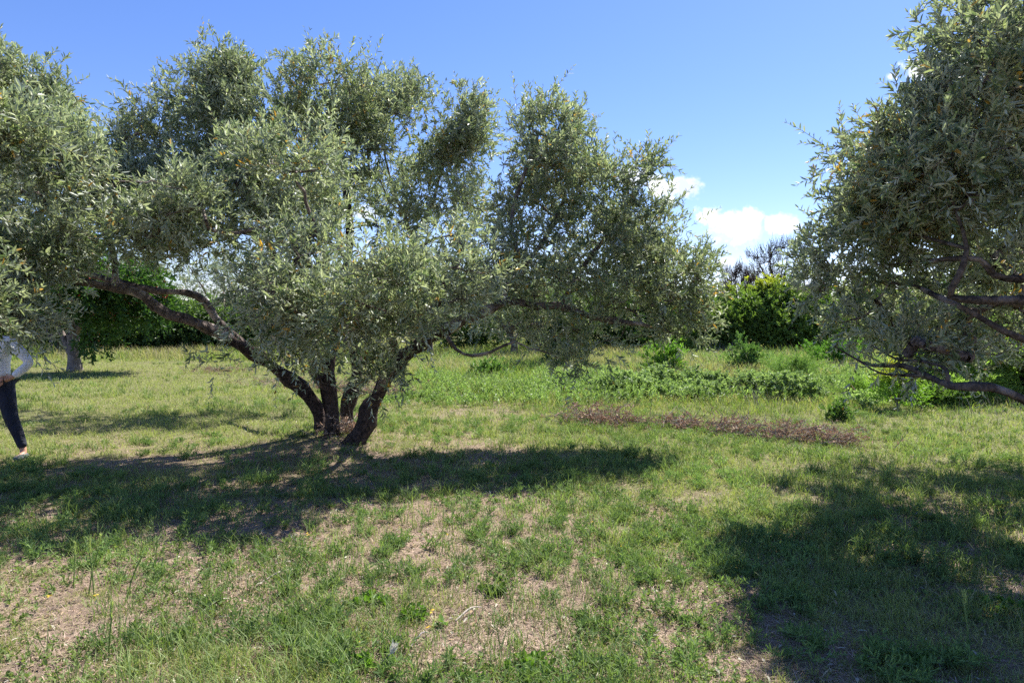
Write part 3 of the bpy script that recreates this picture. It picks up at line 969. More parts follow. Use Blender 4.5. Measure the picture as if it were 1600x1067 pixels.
# ------------------------------------------------------------------ background trees
def simple_olive(label, px, d, height, rad, seed, name='olive_tree', crownlow=0.35, n=150, lsc=1.8, group='olive trees standing behind the meadow', leafcol=None):
    x = (px - 800) / F * d
    z0 = float(H(x, d))
    rng = np.random.RandomState(seed)
    st = [('trunk', [(x, d, z0 - .05, .2), (x + .05, d, z0 + .5, .15), (x - .05, d, z0 + height * .3, .13)], M_BARK)]
    for k in range(4):
        an = k * 1.57 + rng.rand()
        ex, ey = math.cos(an) * rad * .6, math.sin(an) * rad * .6
        st.append(('limb', [(x - .05, d, z0 + height * .3, .1), (x + ex * .5, d + ey * .5, z0 + height * .5, .06), (x + ex, d + ey, z0 + height * .75, .02)], M_BARK))
    lo = []
    for k in range(9):
        an = rng.rand() * 6.28
        rr = rad * math.sqrt(rng.rand()) * .7
        zz = z0 + height * rng.uniform(crownlow + .2, .8)
        lo.append(((x + math.cos(an) * rr, d + math.sin(an) * rr, zz), (rad * .5, rad * .5, height * .2), n // 9))
    lo.append(((x, d, z0 + height * .55), (rad * .9, rad * .9, height * .28), n // 2))
    return olive_tree(name, label, (x, d), st, lo, seed, group, tw=5, L=(.055 * lsc, .088 * lsc), K=7, sides=8, buds=False, ln=(.25, .55), hole=.30, spread=.28, rtip=.006)


simple_olive('pale olive tree far behind the cherry trees, seen through the left limbs', 200, 38, 6.2, 3.0, 31)
simple_olive('pale olive tree far behind the dark hedge, right of the cherry crown', 350, 40, 6.4, 3.2, 32)
simple_olive('feathery olive tree seen in the gap right of the upright centre branch', 670, 30, 5.4, 2.2, 33)
simple_olive('far olive tree directly behind the middle of the large spreading tree', 540, 36, 5.6, 3.0, 34)
simple_olive('low silvery olive bush above the tall grass, left of the ivy covered stump', 800, 27, 3.4, 2.4, 35, crownlow=.1)


def broad_col(c1, c2, top=None, topz=None, tint=1.0):
    c1, c2 = np.array(c1), np.array(c2)

    def f(rng, n, pos):
        g = rng.rand(n)[:, None]
        c = c1 * (1 - g) + c2 * g
        pt = noise3(pos[:, 0], pos[:, 1], pos[:, 2], 1.1, 3.0)[:, None]
        c = c * (0.75 + 0.5 * pt)
        if top is not None:
            k = sstep(topz[0], topz[1], pos[:, 2])[:, None] * sstep(.35, .6, noise3(pos[:, 0], pos[:, 1], pos[:, 2], .8, 6.0))[:, None]
            c = c * (1 - k) + np.array(top) * k * rng.uniform(.8, 1.2, (n, 1))
        return c
    return f


def shrub(name, label, x, y, lobes, seed, col, L=(.08, .13), W=(.4, .55), tw=6, K=5, ln=(.2, .45), mat=None, wood=None, stems=5, cat='bush', group=None, up=.4, droop=.1, spread=.15, hole=.34, wid=.35, shell=.55, woodr=.02, barez=0.0, ragged=.5):
    """A bush: woody stems from the foot and leafy shoots over its lobes (lobe centres relative to the foot)."""
    rng = np.random.RandomState(seed)
    z0 = float(H(x, y))
    root = empty(name, (x, y, z0), label, cat, group)
    pts, ctr = [], []
    for (c, r, n) in lobes:
        c = np.array([x, y, z0]) + np.array(c)
        q = lobe_points(rng, c, r, n, no=seed, hole=hole, shell=shell)
        pts.append(q)
        ctr.append(np.repeat([c], len(q), 0))
    pts = np.concatenate(pts)
    ctr = np.concatenate(ctr)
    push = 1 + ragged * (noise3(pts[:, 0], pts[:, 1], pts[:, 2], 2.2 / max(.5, lobes[0][1][0]), seed * 1.3) - .45)[:, None]
    pts = ctr + (pts - ctr) * push
    ok = pts[:, 2] > H(pts[:, 0], pts[:, 1]) + 0.03 + barez
    pts, ctr = pts[ok], ctr[ok]
    sp = []
    allx = np.array([c for c, r, n in lobes])
    for k in range(stems):
        t = allx[k % len(allx)]
        b = np.array([x + rng.uniform(-.12, .12) + t[0] * .35, y + rng.uniform(-.1, .1) + t[1] * .3, z0 - .03])
        e = np.array([x, y, z0]) + t * np.array([.9, .9, .95])
        mid = (b + e) / 2 + rng.normal(size=3) * .08
        sp.append(spline([(*b, woodr * 1.5), (*mid, woodr), (*e, woodr * .4)], .15))
    for s in sp:
        a = Acc()
        tube(a, s[:, :3], s[:, 3], 6)
        a.build('stem', wood or M_TWIG, root, smooth=True)
    sub = pts[rng.permutation(len(pts))[:max(8, len(pts) // 3)]]
    build_branches(grow(rng, sp, sub, rtip=.004), root, wood or M_TWIG, 30)
    T = len(pts) * tw
    o = np.repeat(pts, tw, 0) + rng.normal(size=(T, 3)) * spread
    d = unit(o - np.repeat(ctr, tw, 0)) * .7 + np.array([0, 0, up]) + rnd_unit(rng, T) * .7
    ll = rng.uniform(ln[0], ln[1], T)
    cr = Acc()
    twig_leaves(cr, rng, o, d, ll, K, L, W, col, droop=droop, nb=.5, wid=wid)
    cr.build('foliage', mat or M_LEAF, root)
    return root


def wx(px, d):
    return (px - 800) / F * d


# cherry trees on the left
def cherry(label, px, d, lean, seed, scale=1.0):
    x = wx(px, d)
    z0 = float(H(x, d))
    rng = np.random.RandomState(seed)
    root = empty('cherry_tree', (x, d, z0), label, 'tree', 'cherry trees beyond the left meadow')
    s = scale
    rows = [('trunk', [(x, d, z0 - .06, .27 * s), (x + .01, d, z0 + .12, .215 * s), (x, d, z0 + .35, .175 * s), (x - .02, d, z0 + .8 * s, .165 * s), (x - .02, d, z0 + 1.15 * s, .17 * s)]),
            ('limb', [(x - .04, d, z0 + .35, .09 * s), (x - .22, d, z0 + .8 * s, .09 * s), (x - .38, d, z0 + 1.2 * s, .085 * s), (x - .8, d + .1, z0 + 1.9 * s, .06 * s), (x - 1.2, d, z0 + 2.8 * s, .03)]),
            ('limb', [(x - .02, d, z0 + 1.1 * s, .13 * s), (x - .1, d, z0 + 1.7 * s, .10 * s), (x - .1, d, z0 + 2.6 * s, .07), (x + .1, d, z0 + 3.6 * s, .03)]),
            ('limb', [(x, d, z0 + 1.1 * s, .10 * s), (x + .5, d - .2, z0 + 1.6 * s, .08 * s), (x + 1.3, d - .3, z0 + 2.2 * s, .05), (x + 2.0, d - .3, z0 + 2.9 * s, .025)]),
            ('limb', [(x, d, z0 + 1.1 * s, .08 * s), (x + .3, d - .8, z0 + 1.9 * s, .05), (x + .5, d - 1.5, z0 + 2.5 * s, .025)])]
    sp = []
    for nme, rw in rows:
        q = spline(rw)
        a = Acc()
        tube(a, q[:, :3], q[:, 3], 10, rough=.1)
        a.build(nme, M_CHBARK, root, smooth=True)
        sp.append(q)
    pts, ctr = [], []
    for (c, r, n) in (((0, 0, 3.2), (1.6, 1.4, 1.1), 70), ((1.4, -.3, 2.5), (1.3, 1.1, .8), 70), ((-1.2, 0, 3.0), (1.2, 1.1, .8), 50), ((.4, -1.0, 2.75), (1.1, .7, .6), 40), ((2.3, -.2, 2.4), (.9, .8, .6), 36), ((1.9, -.5, 2.0), (1.1, .6, .4), 34), ((.95, -.6, 1.15), (.16, .15, .35), 6)):
        c = np.array([x, d, z0]) + np.array(c) * s
        q = lobe_points(rng, c, np.array(r) * s, n, no=seed, hole=.3)
        pts.append(q)
        ctr.append(np.repeat([c], len(q), 0))
    pts = np.concatenate(pts)
    ctr = np.concatenate(ctr)
    build_branches(grow(rng, sp, pts, rtip=.006), root, M_CHBARK)
    T = len(pts) * 5
    o = np.repeat(pts, 5, 0) + rng.normal(size=(T, 3)) * .2
    dd = unit(o - np.repeat(ctr, 5, 0)) * .8 + np.array([0, 0, -.15]) + rnd_unit(rng, T) * .6
    cr = Acc()
    twig_leaves(cr, rng, o, dd, rng.uniform(.2, .42, T), 5, (.12, .18), (.36, .46), broad_col((.03, .075, .018), (.07, .14, .03)), droop=.6, ang=(.7, 1.2), nb=.2)
    crown = cr.build('crown', M_LEAF, root)
    # bunches of ripe fruit
    k = rng.permutation(len(pts))[:90]
    fr = Acc()
    ico = bmesh.new()
    bmesh.ops.create_icosphere(ico, subdivisions=1, radius=.028)
    iv = np.array([v.co[:] for v in ico.verts])
    iff = np.array([[v.index for v in f.verts] for f in ico.faces])
    ico.free()
    for i in k:
        for j in range(rng.randint(3, 7)):
            fr.add(iv + pts[i] + rng.normal(size=3) * .08, iff, (.55, .05 + .06 * rng.rand(), .02))
    fr.build('fruit', attr_mat('cherry_fruit', .3, 0, 20, .9, 1.1, .5), crown, smooth=True)
    return root


cherry('cherry tree with forked pale trunk and red fruit, behind the person', 115, 21, 0, 41)
cherry('smaller cherry tree farther back, its thin forked trunk just left of the nearer cherry trunk', 86, 31, 0, 42, .95)

# dark hedge beyond the left meadow
hb = [(160, 33, 2.3), (250, 34, 2.5), (335, 34, 2.2), (420, 35, 2.4), (30, 36, 2.6), (-90, 36, 2.6)]
hl = ['dark leafy hedge bush right behind the cherry crown', 'dark leafy hedge bush below the left limb, second from the cherry tree', 'dark hedge bush at the back of the lawn, third from the cherry tree', 'dark hedge bush farthest right of the left hedge, mostly behind the tree stems',
      'dark hedge bush behind the person and the cherry trunks', 'dark hedge bush beyond the left edge of the lawn']
for i, (px, d, h) in enumerate(hb):
    shrub('hedge_bush', hl[i], wx(px, d), d, [((-.7, 0, h * .42), (1.3, 1.1, h * .42), 70), ((.8, .1, h * .45), (1.2, 1.1, h * .45), 70), ((0, -.3, h * .7), (1.1, 1.0, h * .3), 50), ((.1, -.8, h * .22), (1.6, .5, h * .22), 40)],
          50 + i, broad_col((.05, .095, .03), (.14, .21, .065)), L=(.11, .19), W=(.42, .55), tw=6, K=5, spread=.25, ln=(.3, .6), group='dark hedge bushes closing the left meadow', mat=M_DARKLEAF)

# middle: ivy stump, dark evergreens, green scrub
shrub('ivy_stump', 'slender ivy covered stump with drooping leaves, standing in tall grass behind the right limb', wx(880, 21), 21,
      [((0, 0, .7), (.35, .3, .6), 45), ((.1, 0, 1.5), (.8, .6, .5), 60), ((-.4, 0, 1.9), (.7, .5, .45), 40), ((.7, 0, 1.9), (.6, .5, .4), 30)], 61, broad_col((.05, .085, .03), (.12, .17, .06)), L=(.06, .1), W=(.3, .4), K=6, stems=3, woodr=.06, wood=M_BARKD, cat='stump')
dk = [(945, 29, 3.4, 'dark evergreen tree behind the right limb, left of the yellow green thicket'), (1010, 30, 3.0, 'dark scrubby tree behind the lowest leaves of the right limb'), (860, 32, 3.9, 'dark green tree behind the ivy stump'), (1075, 31, 2.3, 'green scrub bush touching the left side of the yellow green thicket'), (740, 33, 2.3, 'low dark bush in the tall grass seen under the low curling branch')]
for i, (px, d, h, lb) in enumerate(dk):
    shrub('evergreen_shrub', lb, wx(px, d), d, [((-.6, 0, h * .5), (1.1, 1.0, h * .4), 60), ((.6, .1, h * .45), (1.1, 1.0, h * .42), 60), ((0, 0, h * .75), (.8, .8, h * .27), 40), ((0, -.6, h * .2), (1.5, .5, h * .2), 34)],
          70 + i, broad_col((.03, .06, .02), (.07, .13, .03)) if i != 3 else broad_col((.06, .12, .025), (.12, .2, .04)), L=(.1, .16), W=(.3, .4), tw=6, K=5, spread=.22, ln=(.25, .5), mat=M_DARKLEAF, group='evergreen scrub behind the meadow')

# big yellow-green thicket
X0, D0 = wx(1195, 28), 28.0
shrub('thicket', 'big domed yellow green thicket with grey dead stems at its foot, below the bare treetops', X0, D0,
      [((-1.7, 0, 1.35), (1.1, 1.0, .75), 120), ((-.7, -.2, 1.7), (1.1, 1.1, .8), 130), ((.5, -.1, 2.0), (1.1, 1.1, .85), 150), ((1.5, 0, 1.8), (1.0, 1.0, .8), 110), ((.1, -.8, 1.3), (1.2, .7, .7), 100), ((-1.3, -.8, 1.05), (1.0, .6, .5), 70), ((1.2, -.8, 1.1), (.9, .6, .5), 60), ((.2, 0, 2.65), (.55, .5, .35), 40), ((2.2, .1, 1.4), (.8, .8, .7), 60), ((-2.4, -.1, 1.0), (.7, .7, .6), 50), ((-2.2, .2, 1.6), (.4, .4, .3), 16), ((2.9, 0, 1.3), (.7, .7, .7), 50), ((-.2, -1.0, .7), (.5, .3, .4), 20)],
      81, broad_col((.085, .15, .035), (.19, .27, .065), (.38, .40, .05), (2.5, 3.3)), ragged=1.1, L=(.09, .14), W=(.42, .55), tw=7, K=5, spread=.15, ln=(.15, .35), wood=M_GREYWOOD, stems=16, barez=.35, woodr=.022)
# pale dead stems hanging at its foot
rng = np.random.RandomState(5)
for k in range(1):
    a = Acc()
    for i in range(220):
        sx = X0 + rng.uniform(-2.5, 2.2)
        sy = D0 - rng.uniform(.5, 1.3)
        z0 = float(H(sx, sy))
        h = rng.uniform(.5, 1.25)
        lx = rng.normal() * .25
        s = spline([(sx, sy, z0 - .02, .012), (sx + lx * .4 + rng.normal() * .05, sy + .1, z0 + h * .5, .010), (sx + lx, sy + .35, z0 + h, .004)], .2)
        tube(a, s[:, :3], s[:, 3] * rng.uniform(.6, 1.3), 4, cap=False)
    ds = a.build('dead_stems', M_GREYWOOD)
    tag(ds, 'tangle of pale grey dead stems along the foot of the yellow green thicket', 'dead stems', kind='stuff')

# bare trees above the thicket
def bare_tree(label, px, d, h, spreadr, seed, leafy=0):
    x = wx(px, d)
    z0 = float(H(x, d))
    rng = np.random.RandomState(seed)
    root = empty('bare_tree', (x, d, z0), label, 'tree', 'bare trees behind the thicket')
    rows = [('trunk', [(x, d, z0 - .05, .17), (x + .05, d, z0 + h * .3, .13), (x, d, z0 + h * .5, .11)])]
    for k in range(7):
        an = k * .9 + rng.uniform(-.3, .3)
        e = spreadr * rng.uniform(.35, .75)
        rows.append(('limb', [(x, d, z0 + h * .42, .08), (x + math.cos(an) * e * .5, d + math.sin(an) * e * .5, z0 + h * .62, .055), (x + math.cos(an) * e, d + math.sin(an) * e, z0 + h * .84, .02)]))
    sp = []
    for nme, rw in rows:
        q = spline(rw)
        a = Acc()
        tube(a, q[:, :3], q[:, 3], 8, rough=.15)
        a.build(nme, M_BARKD, root, smooth=True)
        sp.append(q)
    pts = lobe_points(rng, (x, d, z0 + h * .78), (spreadr, spreadr, h * .24), 150, shell=.35, hole=.25)
    build_branches(grow(rng, sp, pts, rtip=.012, kink=.14), root, M_BARKD)
    a = Acc()
    T = len(pts) * 8
    o = np.repeat(pts, 8, 0) + rng.normal(size=(T, 3)) * .08
    dd = rnd_unit(rng, T) * .6 + np.array([0, 0, .8]) + unit(o - np.array([x, d, z0 + h * .6])) * .7
    twig_sticks(a, o, dd, rng.uniform(.2, .5, T), .010, (.1, .1, .1), 0)
    tag(a.build('twigs', M_BARKD, root, smooth=True), None, None, kind='stuff')
    if leafy:
        cr = Acc()
        k = rng.rand(T) < leafy
        twig_leaves(cr, rng, o[k], dd[k], np.full(k.sum(), .4), 3, (.07, .1), (.3, .4), broad_col((.06, .1, .04), (.12, .16, .07)))
        cr.build('foliage', M_LEAF, root)
    return root


bare_tree('nearly bare dark tree rising above the right half of the yellow green thicket', 1218, 34, 5.3, 1.9, 91, .13)
bare_tree('smaller leafless tree with thin grey branches above the left end of the thicket', 1153, 36, 4.2, .95, 92)

# scrub to the right of the thicket and behind the right-hand tree
rsb = [(1345, 30, 3.0, 'mid green scrub tree just right of the big thicket, behind olive leaves'), (1450, 31, 3.4, 'mid green scrub tree behind the middle of the right-hand olive tree'), (1560, 32, 3.2, 'mid green scrub tree near the right edge, above the feathery conifers'), (1680, 31, 3.4, 'mid green scrub tree just beyond the right edge')]
for i, (px, d, h, lb) in enumerate(rsb):
    shrub('scrub_tree', lb, wx(px, d), d, [((-.8, 0, h * .45), (1.3, 1.0, h * .42), 75), ((.8, .1, h * .5), (1.3, 1.0, h * .42), 75), ((0, -.5, h * .7), (1.1, .8, h * .3), 50)],
          100 + i, broad_col((.05, .10, .02), (.11, .18, .04)), L=(.1, .16), W=(.35, .5), tw=6, K=5, spread=.24, ln=(.25, .5), group='scrub behind the right-hand olive')

# shrubs in the rough grass on the right
ms = [('green_shrub', 'bright green rounded shrub at the right foot of the thicket, below hanging olive leaves', 1305, 20.5, .95, .75, (.06, .14, .02), (.13, .24, .04), 0),
      ('feathery_shrub', 'soft grey green feathery shrub in front of the thicket\'s right end', 1240, 17.5, .62, .55, (.08, .14, .04), (.14, .22, .07), 1),
      ('small_shrub', 'small dark leafy shrub standing alone in front of the thicket\'s left half', 1166, 20, .75, .4, (.05, .10, .03), (.10, .17, .05), 0),
      ('golden_shrub', 'small golden tipped shrub just above the dark low limb on the right', 1412, 12.0, .8, .46, (.08, .15, .025), (.16, .26, .04), 2),
      ('small_shrub', 'tiny dark green shrub right of the brush heap\'s right end', 1312, 10.9, .18, .12, (.06, .11, .03), (.11, .19, .05), 0),
      ('green_shrub', 'bright green bushy weed in the tall grass left of the thicket', 1040, 19, .75, .45, (.07, .15, .02), (.15, .26, .04), 0),
      ('small_shrub', 'small bushy weed in the grass under the low curling branch', 762, 18.0, .4, .42, (.06, .12, .03), (.11, .18, .05), 0),
      ('feathery_shrub', 'pale feathery weed clump beside the golden tipped shrub, to its left', 1345, 13.5, .3, .3, (.10, .17, .04), (.17, .26, .06), 1),
      ('feathery_shrub', 'low leafy weed clump under the low limb, right of the golden tipped shrub', 1480, 12.6, .4, .6, (.09, .15, .03), (.15, .23, .06), 1)]
for i, (nm, lb, px, d, h, w, c1, c2, kind) in enumerate(ms):
    top = (.36, .36, .05) if kind == 2 else None
    z0 = float(H(wx(px, d), d))
    kw = dict(L=(.05, .085), W=(.38, .5), K=5, tw=7)
    if kind == 1:
        kw = dict(L=(.035, .06), W=(.14, .2), K=9, tw=8)
    if d < 13:
        kw['L'] = (.035, .06)
    shrub(nm, lb, wx(px, d), d, [((-w * .4, 0, h * .45), (w * .6, w * .5, h * .42), 8 + int(26 * w)), ((w * .4, .05, h * .42), (w * .6, w * .5, h * .4), 8 + int(26 * w)), ((0, 0, h * .68), (w * .45, w * .4, h * .3), 6 + int(24 * w))], 120 + i,
          broad_col(tuple(1.5 * q for q in c1), tuple(1.25 * q for q in c2), top, (z0 + h * .5, z0 + h) if top else None), spread=.07 if d < 15 else .1, ln=(.08 * min(1, h / .6), .3 * min(1, h / .6)), stems=4, woodr=.01, up=.8, ragged=1.7, hole=.42, **kw)

# feathery conifers on the right
def jun_col(rng, n, pos):
    g = rng.rand(n)[:, None]
    c = np.array([.16, .25, .07]) * (1 - g) + np.array([.31, .43, .14]) * g
    return c * (.75 + .5 * noise3(pos[:, 0], pos[:, 1], pos[:, 2], 2.0, 3.0)[:, None])


def conifer(label, px, d, h, w, seed):
    x = wx(px, d)
    z0 = float(H(x, d))
    rng = np.random.RandomState(seed)
    root = empty('juniper', (x, d, z0), label, 'conifer', 'low feathery conifers on the right')
    lob = []
    for k in range(17):
        an = rng.uniform(0, 6.28)
        rr = w * math.sqrt(rng.rand())
        zz = h * (1 - (rr / w) ** 2 * .75) * rng.uniform(.35, .95)
        lob.append((np.array([math.cos(an) * rr, math.sin(an) * rr * .7, zz]), (.36, .3, .17), 34))
    pts, ctr = [], []
    for c, r, n in lob:
        c = np.array([x, d, z0]) + c
        q = lobe_points(rng, c, r, n, shell=.3, hole=.15)
        pts.append(q)
        ctr.append(np.repeat([c - np.array([0, 0, .15])], len(q), 0))
    pts, ctr = np.concatenate(pts), np.concatenate(ctr)
    sp = []
    for c, r, n in lob:
        a = Acc()
        c = np.array([x, d, z0]) + c
        s = spline([(x, d, z0 - .03, .035), (*((np.array([x, d, z0]) + c) / 2 + rng.normal(size=3) * .06), .02), (*c, .008)], .15)
        tube(a, s[:, :3], s[:, 3], 5)
        sp.append(s)
        a.build('stem', M_BARKD, root, smooth=True)
    T = len(pts) * 6
    o = np.repeat(pts, 6, 0) + rng.normal(size=(T, 3)) * .05
    out = o - np.array([x, d, z0 + h * .2])
    dd = unit(out) * .9 + np.array([0, 0, .25]) + rnd_unit(rng, T) * .4
    cr = Acc()
    twig_leaves(cr, rng, o, dd, rng.uniform(.14, .28, T), 8, (.05, .085), (.15, .22), jun_col, droop=.25, ang=(.35, .7), nb=.5, jit=.2)
    cr.build('foliage', M_CONIFER, root)
    return root


conifer('feathery green conifer whose left side meets the low dark limb', 1490, 13.2, 1.3, .9, 141)
conifer('feathery green conifer in the middle of the low row on the right', 1585, 13.4, 1.55, 1.05, 142)
conifer('feathery green conifer half cut by the right edge of the picture', 1680, 13.4, 1.35, 1.1, 143)

# far wood closing the horizon
rng = np.random.RandomState(77)
a = Acc()
n = 5200
fx = rng.uniform(-150, 150, n)
fy = 62 + rng.rand(n) * 14
hh = 1.4 + 1.8 * noise2(fx, fy * 0, .09, 3.0, 2)
fz = H(fx, fy) + hh * rng.rand(n) ** .7
o = np.stack([fx, fy, fz], 1)
T = n * 3
o = np.repeat(o, 3, 0) + rng.normal(size=(T, 3)) * .5
twig_leaves(a, rng, o, rnd_unit(rng, T) + np.array([0, -.3, .5]), rng.uniform(.5, 1.2, T), 4, (.4, .7), (.4, .55), broad_col((.04, .075, .03), (.08, .12, .05)), drop=.2)
tag(a.build('far_wood', M_DARKLEAF), 'distant belt of dark trees along the horizon', 'wood', kind='stuff')

# ------------------------------------------------------------------ ground cover
rng = np.random.RandomState(17)


def polar(n, d0, d1, half=50):
    th = R(half) * (2 * rng.rand(n) - 1)
    d = d0 * (d1 / d0) ** rng.rand(n)
    return np.sin(th) * d, np.cos(th) * d, d


def blades(acc, x, y, L, W, lean, az, cb, ct, m=0, z=None, curve=.5):
    """Bent blades: two rings and a tip."""
    n = len(x)
    if z is None:
        z = H(x, y) - .004
    b = np.stack([x, y, z], 1)
    hd = np.stack([np.cos(az), np.sin(az), np.zeros(n)], 1)
    fa = az + rng.uniform(-1.2, 1.2, n) + math.pi / 2
    sv = np.stack([np.cos(fa), np.sin(fa), np.zeros(n)], 1) * (W * .5)[:, None]
    up = np.array([0, 0, 1.0])
    m1 = b + (hd * np.sin(lean)[:, None] + up * np.cos(lean)[:, None]) * (L * .55)[:, None]
    l2 = np.minimum(lean + curve, 1.75)
    tp = m1 + (hd * np.sin(l2)[:, None] + up * np.cos(l2)[:, None]) * (L * .45)[:, None]
    V = np.stack([b - sv, b + sv, m1 + sv * .8, m1 - sv * .8, tp], 1).reshape(-1, 3)
    k = np.arange(n)[:, None] * 5
    C = np.stack([cb, cb, (cb + ct) / 2, (cb + ct) / 2, ct], 1).reshape(-1, 3)
    acc.add(V, k + np.array([[0, 1, 2, 3]]), C, m)
    acc.f.append((k + np.array([[3, 2, 4]]) + (acc.n - 5 * n), m))


def gcol(x, y, c1, c2, var=.25):
    n = len(x)
    g = np.clip(noise2(x, y, 1.3, 41.0, 2) + rng.normal(size=n) * .22, 0, 1)[:, None]
    c = np.array(c1) * (1 - g) + np.array(c2) * g
    return c * rng.uniform(1 - var, 1 + var, (n, 1))


def lod(d, w):
    return w * np.maximum(1, d / 4.0) ** .62


# short mown grass
N1 = 1150000
x, y, d = polar(N1, 1.6, 46)
g = green_map(x, y)
k = rng.rand(N1) < (.30 + .70 * g) * (.35 + .9 * sstep(.35, .65, noise2(x, y, 5.5, 33.0, 2)))
x, y, d, g = x[k], y[k], d[k], g[k]
n = len(x)
tall = noise2(x, y, .8, 51.0, 2)
L = rng.uniform(.02, .085, n) * (.6 + 1.0 * tall) * (.6 + .55 * g) * (1 + .5 * sstep(8, 20, d))
cb = gcol(x, y, (.17, .208, .06), (.30, .335, .12))
drytip = rng.rand(n) < (.26 - .2 * g)
ct = cb * np.array([1.25, 1.2, 1.1])
cb[drytip] = np.array([.42, .34, .21]) * rng.uniform(.7, 1.2, (drytip.sum(), 1))
ct[drytip] = cb[drytip] * 1.1
a = Acc()
blades(a, x, y, L, lod(d, .0032) * rng.uniform(.6, 1.3, n), rng.uniform(.1, 1.15, n), rng.uniform(0, 6.28, n), cb, ct)
tag(a.build('grass', M_GRASS), 'short mown meadow grass, green with dry tips', 'grass', kind='stuff')

# straw litter
N2 = 360000
x, y, d = polar(N2, 1.6, 24)
g = green_map(x, y)
k = rng.rand(N2) < (.95 - .8 * g)
x, y, d = x[k], y[k], d[k]
n = len(x)
c = gcol(x, y, (.43, .33, .255), (.20, .145, .105), .5)
a = Acc()
z = H(x, y) + rng.uniform(0, .012, n)
blades(a, x, y, rng.uniform(.02, .10, n), lod(d, .003) * rng.uniform(.5, 1.5, n), rng.uniform(1.25, 1.62, n), rng.uniform(0, 6.28, n), c, c * 1.1, z=z, curve=.1)
tag(a.build('straw_litter', M_STRAW), 'dry pinkish straw clippings lying on the mown ground', 'straw', kind='stuff')

# fallen leaves, bark crumbs and small clods on the soil
a = Acc()
x, y, d = polar(26000, 1.7, 16)
k = rng.rand(len(x)) < .3 + .7 * np.exp(-((x + 2.2) / 3.0) ** 2 - ((y - 7.0) / 3.0) ** 2)
x, y, d = x[k], y[k], d[k]
n = len(x)
pc = np.array([[.40, .30, .19], [.20, .13, .085], [.46, .43, .34], [.10, .075, .05]])[rng.randint(0, 4, n)] * rng.uniform(.7, 1.2, (n, 1))
leaves(a, np.stack([x, y, H(x, y) + rng.uniform(.006, .03, n)], 1), rnd_unit(rng, n) * np.array([1, 1, .25]), rnd_unit(rng, n) * .4 + np.array([0, 0, 1.0]), rng.uniform(.018, .055, n) * np.maximum(1, d / 6) ** .5, rng.uniform(.006, .014, n), pc)
tag(a.build('leaf_litter', M_STRAW), 'brown and grey fallen olive leaves strewn over the soil', 'leaf litter', kind='stuff')

# taller tufts of grass
a = Acc()
NT = 9000
x, y, d = polar(NT, 2.2, 30)
g = noise2(x, y, .7, 61.0, 3)
k = (g > .43)
x, y, d = x[k], y[k], d[k]
per = 20
k = rng.rand(len(x)) < (.3 + .7 * green_map(x, y))
x, y, d = x[k], y[k], d[k]
sc = rng.uniform(.5, 1.25, len(x))
X = np.repeat(x, per) + rng.normal(size=len(x) * per) * .045 * np.repeat(sc, per)
Y = np.repeat(y, per) + rng.normal(size=len(x) * per) * .045 * np.repeat(sc, per)
Dd = np.repeat(d, per)
n = len(X)
L = rng.uniform(.06, .21, n) * np.repeat(sc, per)
tc_ = np.repeat(gcol(x, y, (.11, .165, .055), (.22, .28, .10), .25), per, 0) * rng.uniform(.8, 1.2, (n, 1))
blades(a, X, Y, L, lod(Dd, .0042), rng.uniform(.05, .7, n), rng.uniform(0, 6.28, n), tc_ * .9, tc_ * 1.2, curve=.6)
tag(a.build('grass_tufts', M_GRASS), 'taller tufts of green grass scattered over the mown meadow', 'grass', kind='stuff')

# feathery weeds (wild carrot, yarrow)
a = Acc()
NW = 4200
x, y, d = polar(NW, 2.3, 15)
g = noise2(x, y, .9, 71.0, 3) + .25 * np.exp(-((x + 1.6) / 2.2) ** 2 - ((y - 6.2) / 1.3) ** 2) + .2 * np.exp(-((x - 2.2) / 1.6) ** 2 - ((y - 4.8) / 1.5) ** 2)
k = (g > .5) & (rng.rand(len(x)) < .25 + green_map(x, y))
x, y, d = x[k], y[k], d[k]
st = 7
n = len(x) * st
sc = np.repeat(rng.uniform(.45, 1.15, len(x)), st)
o = np.stack([np.repeat(x, st), np.repeat(y, st), np.repeat(H(x, y), st)], 1) + rng.normal(size=(n, 3)) * np.array([.02, .02, 0])
dr = rnd_unit(rng, n) * np.array([1, 1, .3]) * .9 + np.array([0, 0, 1.0])
ln = rng.uniform(.09, .24, n) * sc
wc = broad_col((.10, .165, .06), (.21, .29, .11))
twig_leaves(a, rng, o, dr, ln, 8, (.022, .044), (.15, .24), wc, droop=.35, ang=(.7, 1.2), nb=.3, drop=.05)
tag(a.build('feathery_weeds', M_GRASS), 'low feathery green weeds growing through the mown grass', 'weeds', kind='stuff')

# clover and small broad-leaved herbs
a = Acc()
NC = 26000
x, y, d = polar(NC, 1.8, 16)
g = noise2(x, y, 1.2, 81.0, 2)
k = g > .46
x, y, d = x[k], y[k], d[k]
n = len(x)
o = np.stack([x, y, H(x, y) + .005], 1)
twig_leaves(a, rng, o, rnd_unit(rng, n) * .7 + np.array([0, 0, .8]), rng.uniform(.02, .07, n), 3, (.012, .026), (.45, .7), broad_col((.11, .165, .05), (.22, .28, .09)), ang=(.9, 1.5), nb=.9)
tag(a.build('clover', M_GRASS), 'small round leaved herbs and clover among the grass', 'ground cover', kind='stuff')

